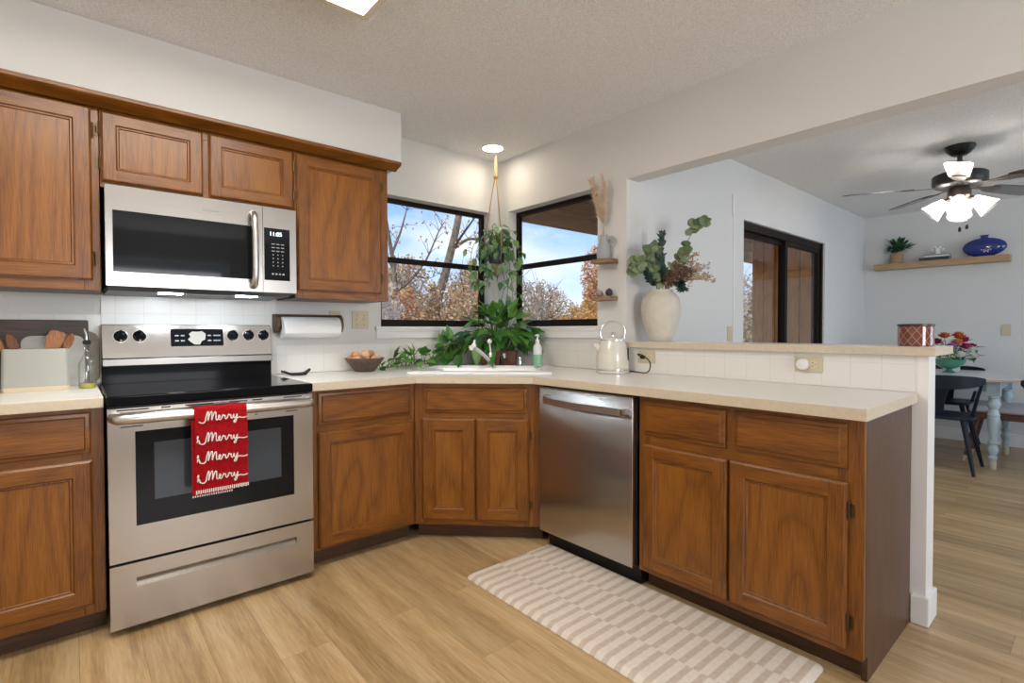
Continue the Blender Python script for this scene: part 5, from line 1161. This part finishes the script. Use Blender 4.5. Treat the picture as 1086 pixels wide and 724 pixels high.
BL = [('orange', -.05, .325, 0, 'orange bloom at the top left of the table flowers'), ('orange', .055, .33, .03, 'orange bloom at the top right of the table flowers'), ('lilac', -.035, .225, .06, 'lilac bloom low on the left of the table flowers'), ('magenta', .105, .225, .05, 'magenta bloom in the middle right of the table flowers'),
      ('white', .15, .20, .06, 'white bloom at the right of the table flowers'), ('crimson', .205, .22, 0, 'dark crimson bloom at the far right of the table flowers'), ('crimson', -.125, .27, 0, 'dark crimson bloom at the far left of the table flowers'), ('coral', .02, .265, .06, 'coral bloom in the centre of the table flowers'), ('magenta', .16, .285, -.03, 'magenta bloom behind the white one'), ('white', .03, .15, .085, 'white bloom at the front rim of the green bowl'),
      ('crimson', -.09, .20, .04, 'dark crimson bloom under the lilac one'), ('orange', .115, .31, -.02, 'orange bloom behind the magenta ones')]
for nme, a, z, f, lab in BL: bloom('flower', lab, fb + rv * a + fv * f + Vector((0, 0, z)), .072, FM[nme], 20)
m = MB()
for i in range(80):
    a = rp.uniform(-.12, .23); c = fb + rv * a + fv * rp.uniform(-.06, .07) + Vector((0, 0, rp.uniform(.13, .26))); m.leaf(c, rv * rp.uniform(-.4, 1) + fv * rp.uniform(-.5, .8) + Vector((0, 0, rp.uniform(-.5, .4))), (0, 0, 1), .07, .035)
lf = single('flower_foliage', m, GL, 'green leaves among the flowers in the pedestal bowl', 'foliage', fb + Vector((0, 0, .08)), 'flowers in the green pedestal bowl', smooth=False); lf['kind'] = 'stuff'
dc_ = Vector((3.98, -2.10, .7585)); single('small_dish', MB().lathe([(.055, 0), (.062, .004), (.066, .036), (.064, .038), (.058, .012), (0, .010)], dc_, 28), plain('ivory_dish', (.66, .63, .58), .35), 'small ivory dish behind the green bowl on the table', 'dish', dc_)

# ------------------------------------------------------------------ shelf on the end wall
SHO = wood('light_oak_shelf', 'y', (.30, .18, .09), (.46, .30, .16), (.58, .41, .24), rough=.5, coat=0)
single('floating_shelf', MB().box(XB - .145, XB - .0005, -2.46, -1.345, 1.832, 1.896), SHO, 'long light oak floating shelf on the end wall', 'shelf', (XB - .07, -1.9, 1.832), bevel=.003)
SZ = 1.8965
pp = Vector((XB - .085, -1.545, SZ)); t = thing('shelf_plant', 'small leafy plant in a woven tan pot at the left of the floating shelf', 'potted plant', pp)
m = MB(); m.lathe([(.055, 0), (.058, .004), (.058, .105), (.054, .108), (.05, .095), (0, .093)], pp, 28); wv_, tt, bb = newmat('woven_straw'); lk = tt.links.new
tc = N(tt, 'ShaderNodeTexCoord'); w2 = N(tt, 'ShaderNodeTexWave', wave_type='BANDS', bands_direction='Z', i_Scale=22.0, i_Distortion=2.5); lk(tc.outputs['Object'], w2.inputs['Vector']); r_ = ramp(tt, [(0, (.20, .12, .06)), (1, (.48, .33, .18))]); lk(w2.outputs['Fac'], r_.inputs[0]); lk(r_.outputs[0], bb.inputs['Base Color']); bb.inputs['Roughness'].default_value = .8
part('pot', m, wv_, t); m = MB()
for i in range(95):
    a = rp.uniform(0, 6.283); e_ = rp.uniform(.15, 1.4); d = Vector((math.cos(a) * math.cos(e_), math.sin(a) * math.cos(e_), math.sin(e_))); c = pp + Vector((0, 0, .10)) + Vector((d.x * .05, d.y * .12, d.z * .13 + .01)) * rp.uniform(.3, 1.1)
    m.leaf(c, d + Vector((0, 0, .2)), (0, 0, 1), rp.uniform(.055, .075), .036)
part('leaves', m, GD, t, smooth=False)
BKM = plain('book_cover', (.03, .045, .045), .5); PG = plain('book_pages', (.72, .70, .66), .8)
def book(label, y0, y1, x0, x1, z0, z1, cov, spine):
    t = thing('book', label, 'book', ((x0 + x1) / 2, (y0 + y1) / 2, z0), 0, 'books lying on the floating shelf')
    m = MB(); m.box(x0, x1, y0, y1, z0, z0 + .003).box(x0, x1, y0, y1, z1 - .003, z1).box(x0, x0 + .003, y0, y1, z0 + .003, z1 - .003) if False else m.box(x0, x1, y0, y1, z0, z0 + .003).box(x0, x1, y0, y1, z1 - .005, z1).box(x1 - .003, x1, y0, y1, z0 + .003, z1 - .003)
    m.v = [(x0 + x1 - x, y, z) for x, y, z in m.v] if spine else m.v
    part('cover', m, cov, t); part('pages', MB().box(x0 + .0035, x1 - .0035, y0 + .004, y1 - .004, z0 + .0032, z1 - .0052), PG, t)
book('lower dark-covered book lying on the floating shelf', -2.005, -1.755, XB - .135, XB - .01, SZ, SZ + .030, BKM, True)
book('upper dark-covered book, shorter, on top of the lower one', -2.000, -1.790, XB - .130, XB - .015, SZ + .0305, SZ + .060, plain('book_cover_grey', (.05, .065, .065), .5), False)
fc = Vector((XB - .075, -1.900, SZ + .0605)); t = thing('abstract_ornament', 'small white ornament with rounded lobes on top of the two books', 'ornament', fc)
part('body', MB().lathe([(.028, 0), (.030, .003), (.024, .02), (.022, .05), (.016, .066), (0, .070)], fc, 18), M['white_matte'], t)
for a, z in ((0, .055), (1, .05), (-1, .05), (.45, .078), (-.45, .078)): part('lobe', MB().sphere(fc + Vector((0, -a * .040, z)), .0165, 12, 8), M['white_matte'], t)
vv = Vector((XB - .078, -2.268, SZ)); CB = plain('cobalt_glaze', (.012, .030, .20), .12, coat=.6)
t = thing('blue_vase', 'cobalt blue flattened oval vase at the right of the floating shelf', 'vase', vv)
pr = [(.05, 0), (.07, .002)] + [(max(.02, .168 * math.sin(math.pi * k / 16)), .094 - .094 * math.cos(math.pi * k / 16)) for k in range(3, 16)] + [(.028, .188), (.028, .204), (.036, .208), (.036, .214), (.024, .214)]
part('body', MB().lathe(pr, (0, 0, 0), 40, Matrix.Translation(vv) @ Matrix.Diagonal((.36, 1, 1, 1))), CB, t)
m = MB()
for k in range(9):
    a = 2 * math.pi * k / 8; r = .022 if k < 8 else 0
    for q in range(2): m.box(-.001, .001, -.005, .005, -.005, .005, Matrix.Translation(vv + Vector((-.0605 + .004 * (r > 0), -.02 + r * (1 + .6 * q) * math.cos(a + q * .4), .075 + r * (1 + .6 * q) * math.sin(a + q * .4)))) @ Matrix.Rotation(.785, 4, 'X'))
part('flower_motif', m, plain('pale_motif', (.62, .58, .66), .4), t)

# ------------------------------------------------------------------ ceiling fan
fx, fy = 2.25, -2.40
BLK = plain('fan_black', (.014, .013, .012), .3); BLD = plain('fan_blade', (.035, .036, .033), .32, spec=1.0, coat=.6); BRZ = plain('fan_bronze', (.055, .042, .035), .35, .5); SHD = plain('frosted_shade', (.90, .88, .85), .4)
t = thing('ceiling_fan', 'black five-blade ceiling fan with a lit four-shade light kit over the dining room', 'ceiling fan', (fx, fy, H))
part('canopy', MB().lathe([(.085, H - .0006), (.088, H - .012), (.078, H - .03), (.055, H - .055), (.04, H - .066), (.0, H - .066)][::-1], (fx, fy, 0), 28), BLK, t)
part('downrod', MB().lathe([(.015, 2.2905), (.015, H - .067)], (fx, fy, 0), 14), BRZ, t)
part('motor', MB().lathe([(.06, 2.165), (.13, 2.172), (.150, 2.185), (.155, 2.195), (.155, 2.25), (.148, 2.258), (.05, 2.290), (0, 2.290)], (fx, fy, 0), 40), BLK, t)
part('switch_housing', MB().lathe([(0, 2.080), (.05, 2.082), (.066, 2.10), (.066, 2.145), (.055, 2.164), (0, 2.1645)], (fx, fy, 0), 28), BRZ, t)
for k in range(5):
    a = R(116 + 72 * k); RM_ = Matrix.Translation((fx, fy, 2.178)) @ Matrix.Rotation(a, 4, 'Z') @ Matrix.Rotation(R(-11), 4, 'X')
    m = MB(); m.prism([(.27, -.045), (.30, -.055), (.60, -.070), (.67, -.068), (.70, -.05), (.708, 0), (.70, .05), (.67, .068), (.60, .070), (.30, .055), (.27, .045)], -.003, .003, RM_)
    bl = part('blade', m, BLD, t)
    m = MB(); m.prism([(.10, -.018), (.20, -.016), (.26, -.04), (.33, -.035), (.34, 0), (.33, .035), (.26, .04), (.20, .016), (.10, .018)], -.0085, -.0035, RM_); part('blade_iron', m, BRZ, bl)
GLS = bpy.data.materials.new('ribbed_glass'); GLS.use_nodes = True; tt = GLS.node_tree; tt.nodes.clear()
a_ = N(tt, 'ShaderNodeBsdfTransparent'); b_ = N(tt, 'ShaderNodeBsdfTranslucent'); g_ = N(tt, 'ShaderNodeBsdfGlossy', i_Roughness=.12); b_.inputs[0].default_value = (1, .97, .92, 1)
m1 = N(tt, 'ShaderNodeMixShader'); m1.inputs[0].default_value = .35; m2 = N(tt, 'ShaderNodeMixShader'); m2.inputs[0].default_value = .12
tt.links.new(a_.outputs[0], m1.inputs[1]); tt.links.new(b_.outputs[0], m1.inputs[2]); tt.links.new(m1.outputs[0], m2.inputs[1]); tt.links.new(g_.outputs[0], m2.inputs[2]); tt.links.new(m2.outputs[0], N(tt, 'ShaderNodeOutputMaterial').inputs[0])
BULB = emis('lamp_bulb', (1.0, .96, .91), FAN_LAMP)
for k in range(4):
    a = R(188 + 90 * k); d = Vector((math.cos(a) * .72, math.sin(a) * .72, -.69)).normalized(); c = Vector((fx, fy, 2.098)) + Vector((math.cos(a), math.sin(a), 0)) * .055; Q = rot_to(d).to_4x4()
    ar = part('lamp_arm', MB().tube([c - Vector((math.cos(a), math.sin(a), 0)) * .02, c + d * .03], [.014, .018], 12), BRZ, t)
    part('shade', MB().lathe([(.024, .030), (.030, .036), (.042, .07), (.060, .12), (.072, .150), (.070, .150), (.058, .12), (.040, .07), (.026, .04)], c, 26, Q), GLS, ar)
    part('bulb', MB().lathe([(.010, .034), (.012, .05), (.026, .078), (.030, .098), (.024, .118), (0, .128)], c, 18, Q), BULB, ar)
for dx_, l in ((-.02, .20), (.03, .18)):
    p = Vector((fx, fy, 2.081)) + rv * dx_ + fv * .03; ch = part('pull_chain', MB().tube([p, p - Vector((0, 0, l))], .0018, 6), M['chrome'], t)
    part('pull_knob', MB().lathe([(0, -.036), (.008, -.032), (.010, -.016), (.005, 0), (0, .001)], p - Vector((0, 0, l)), 12), BLK, ch)
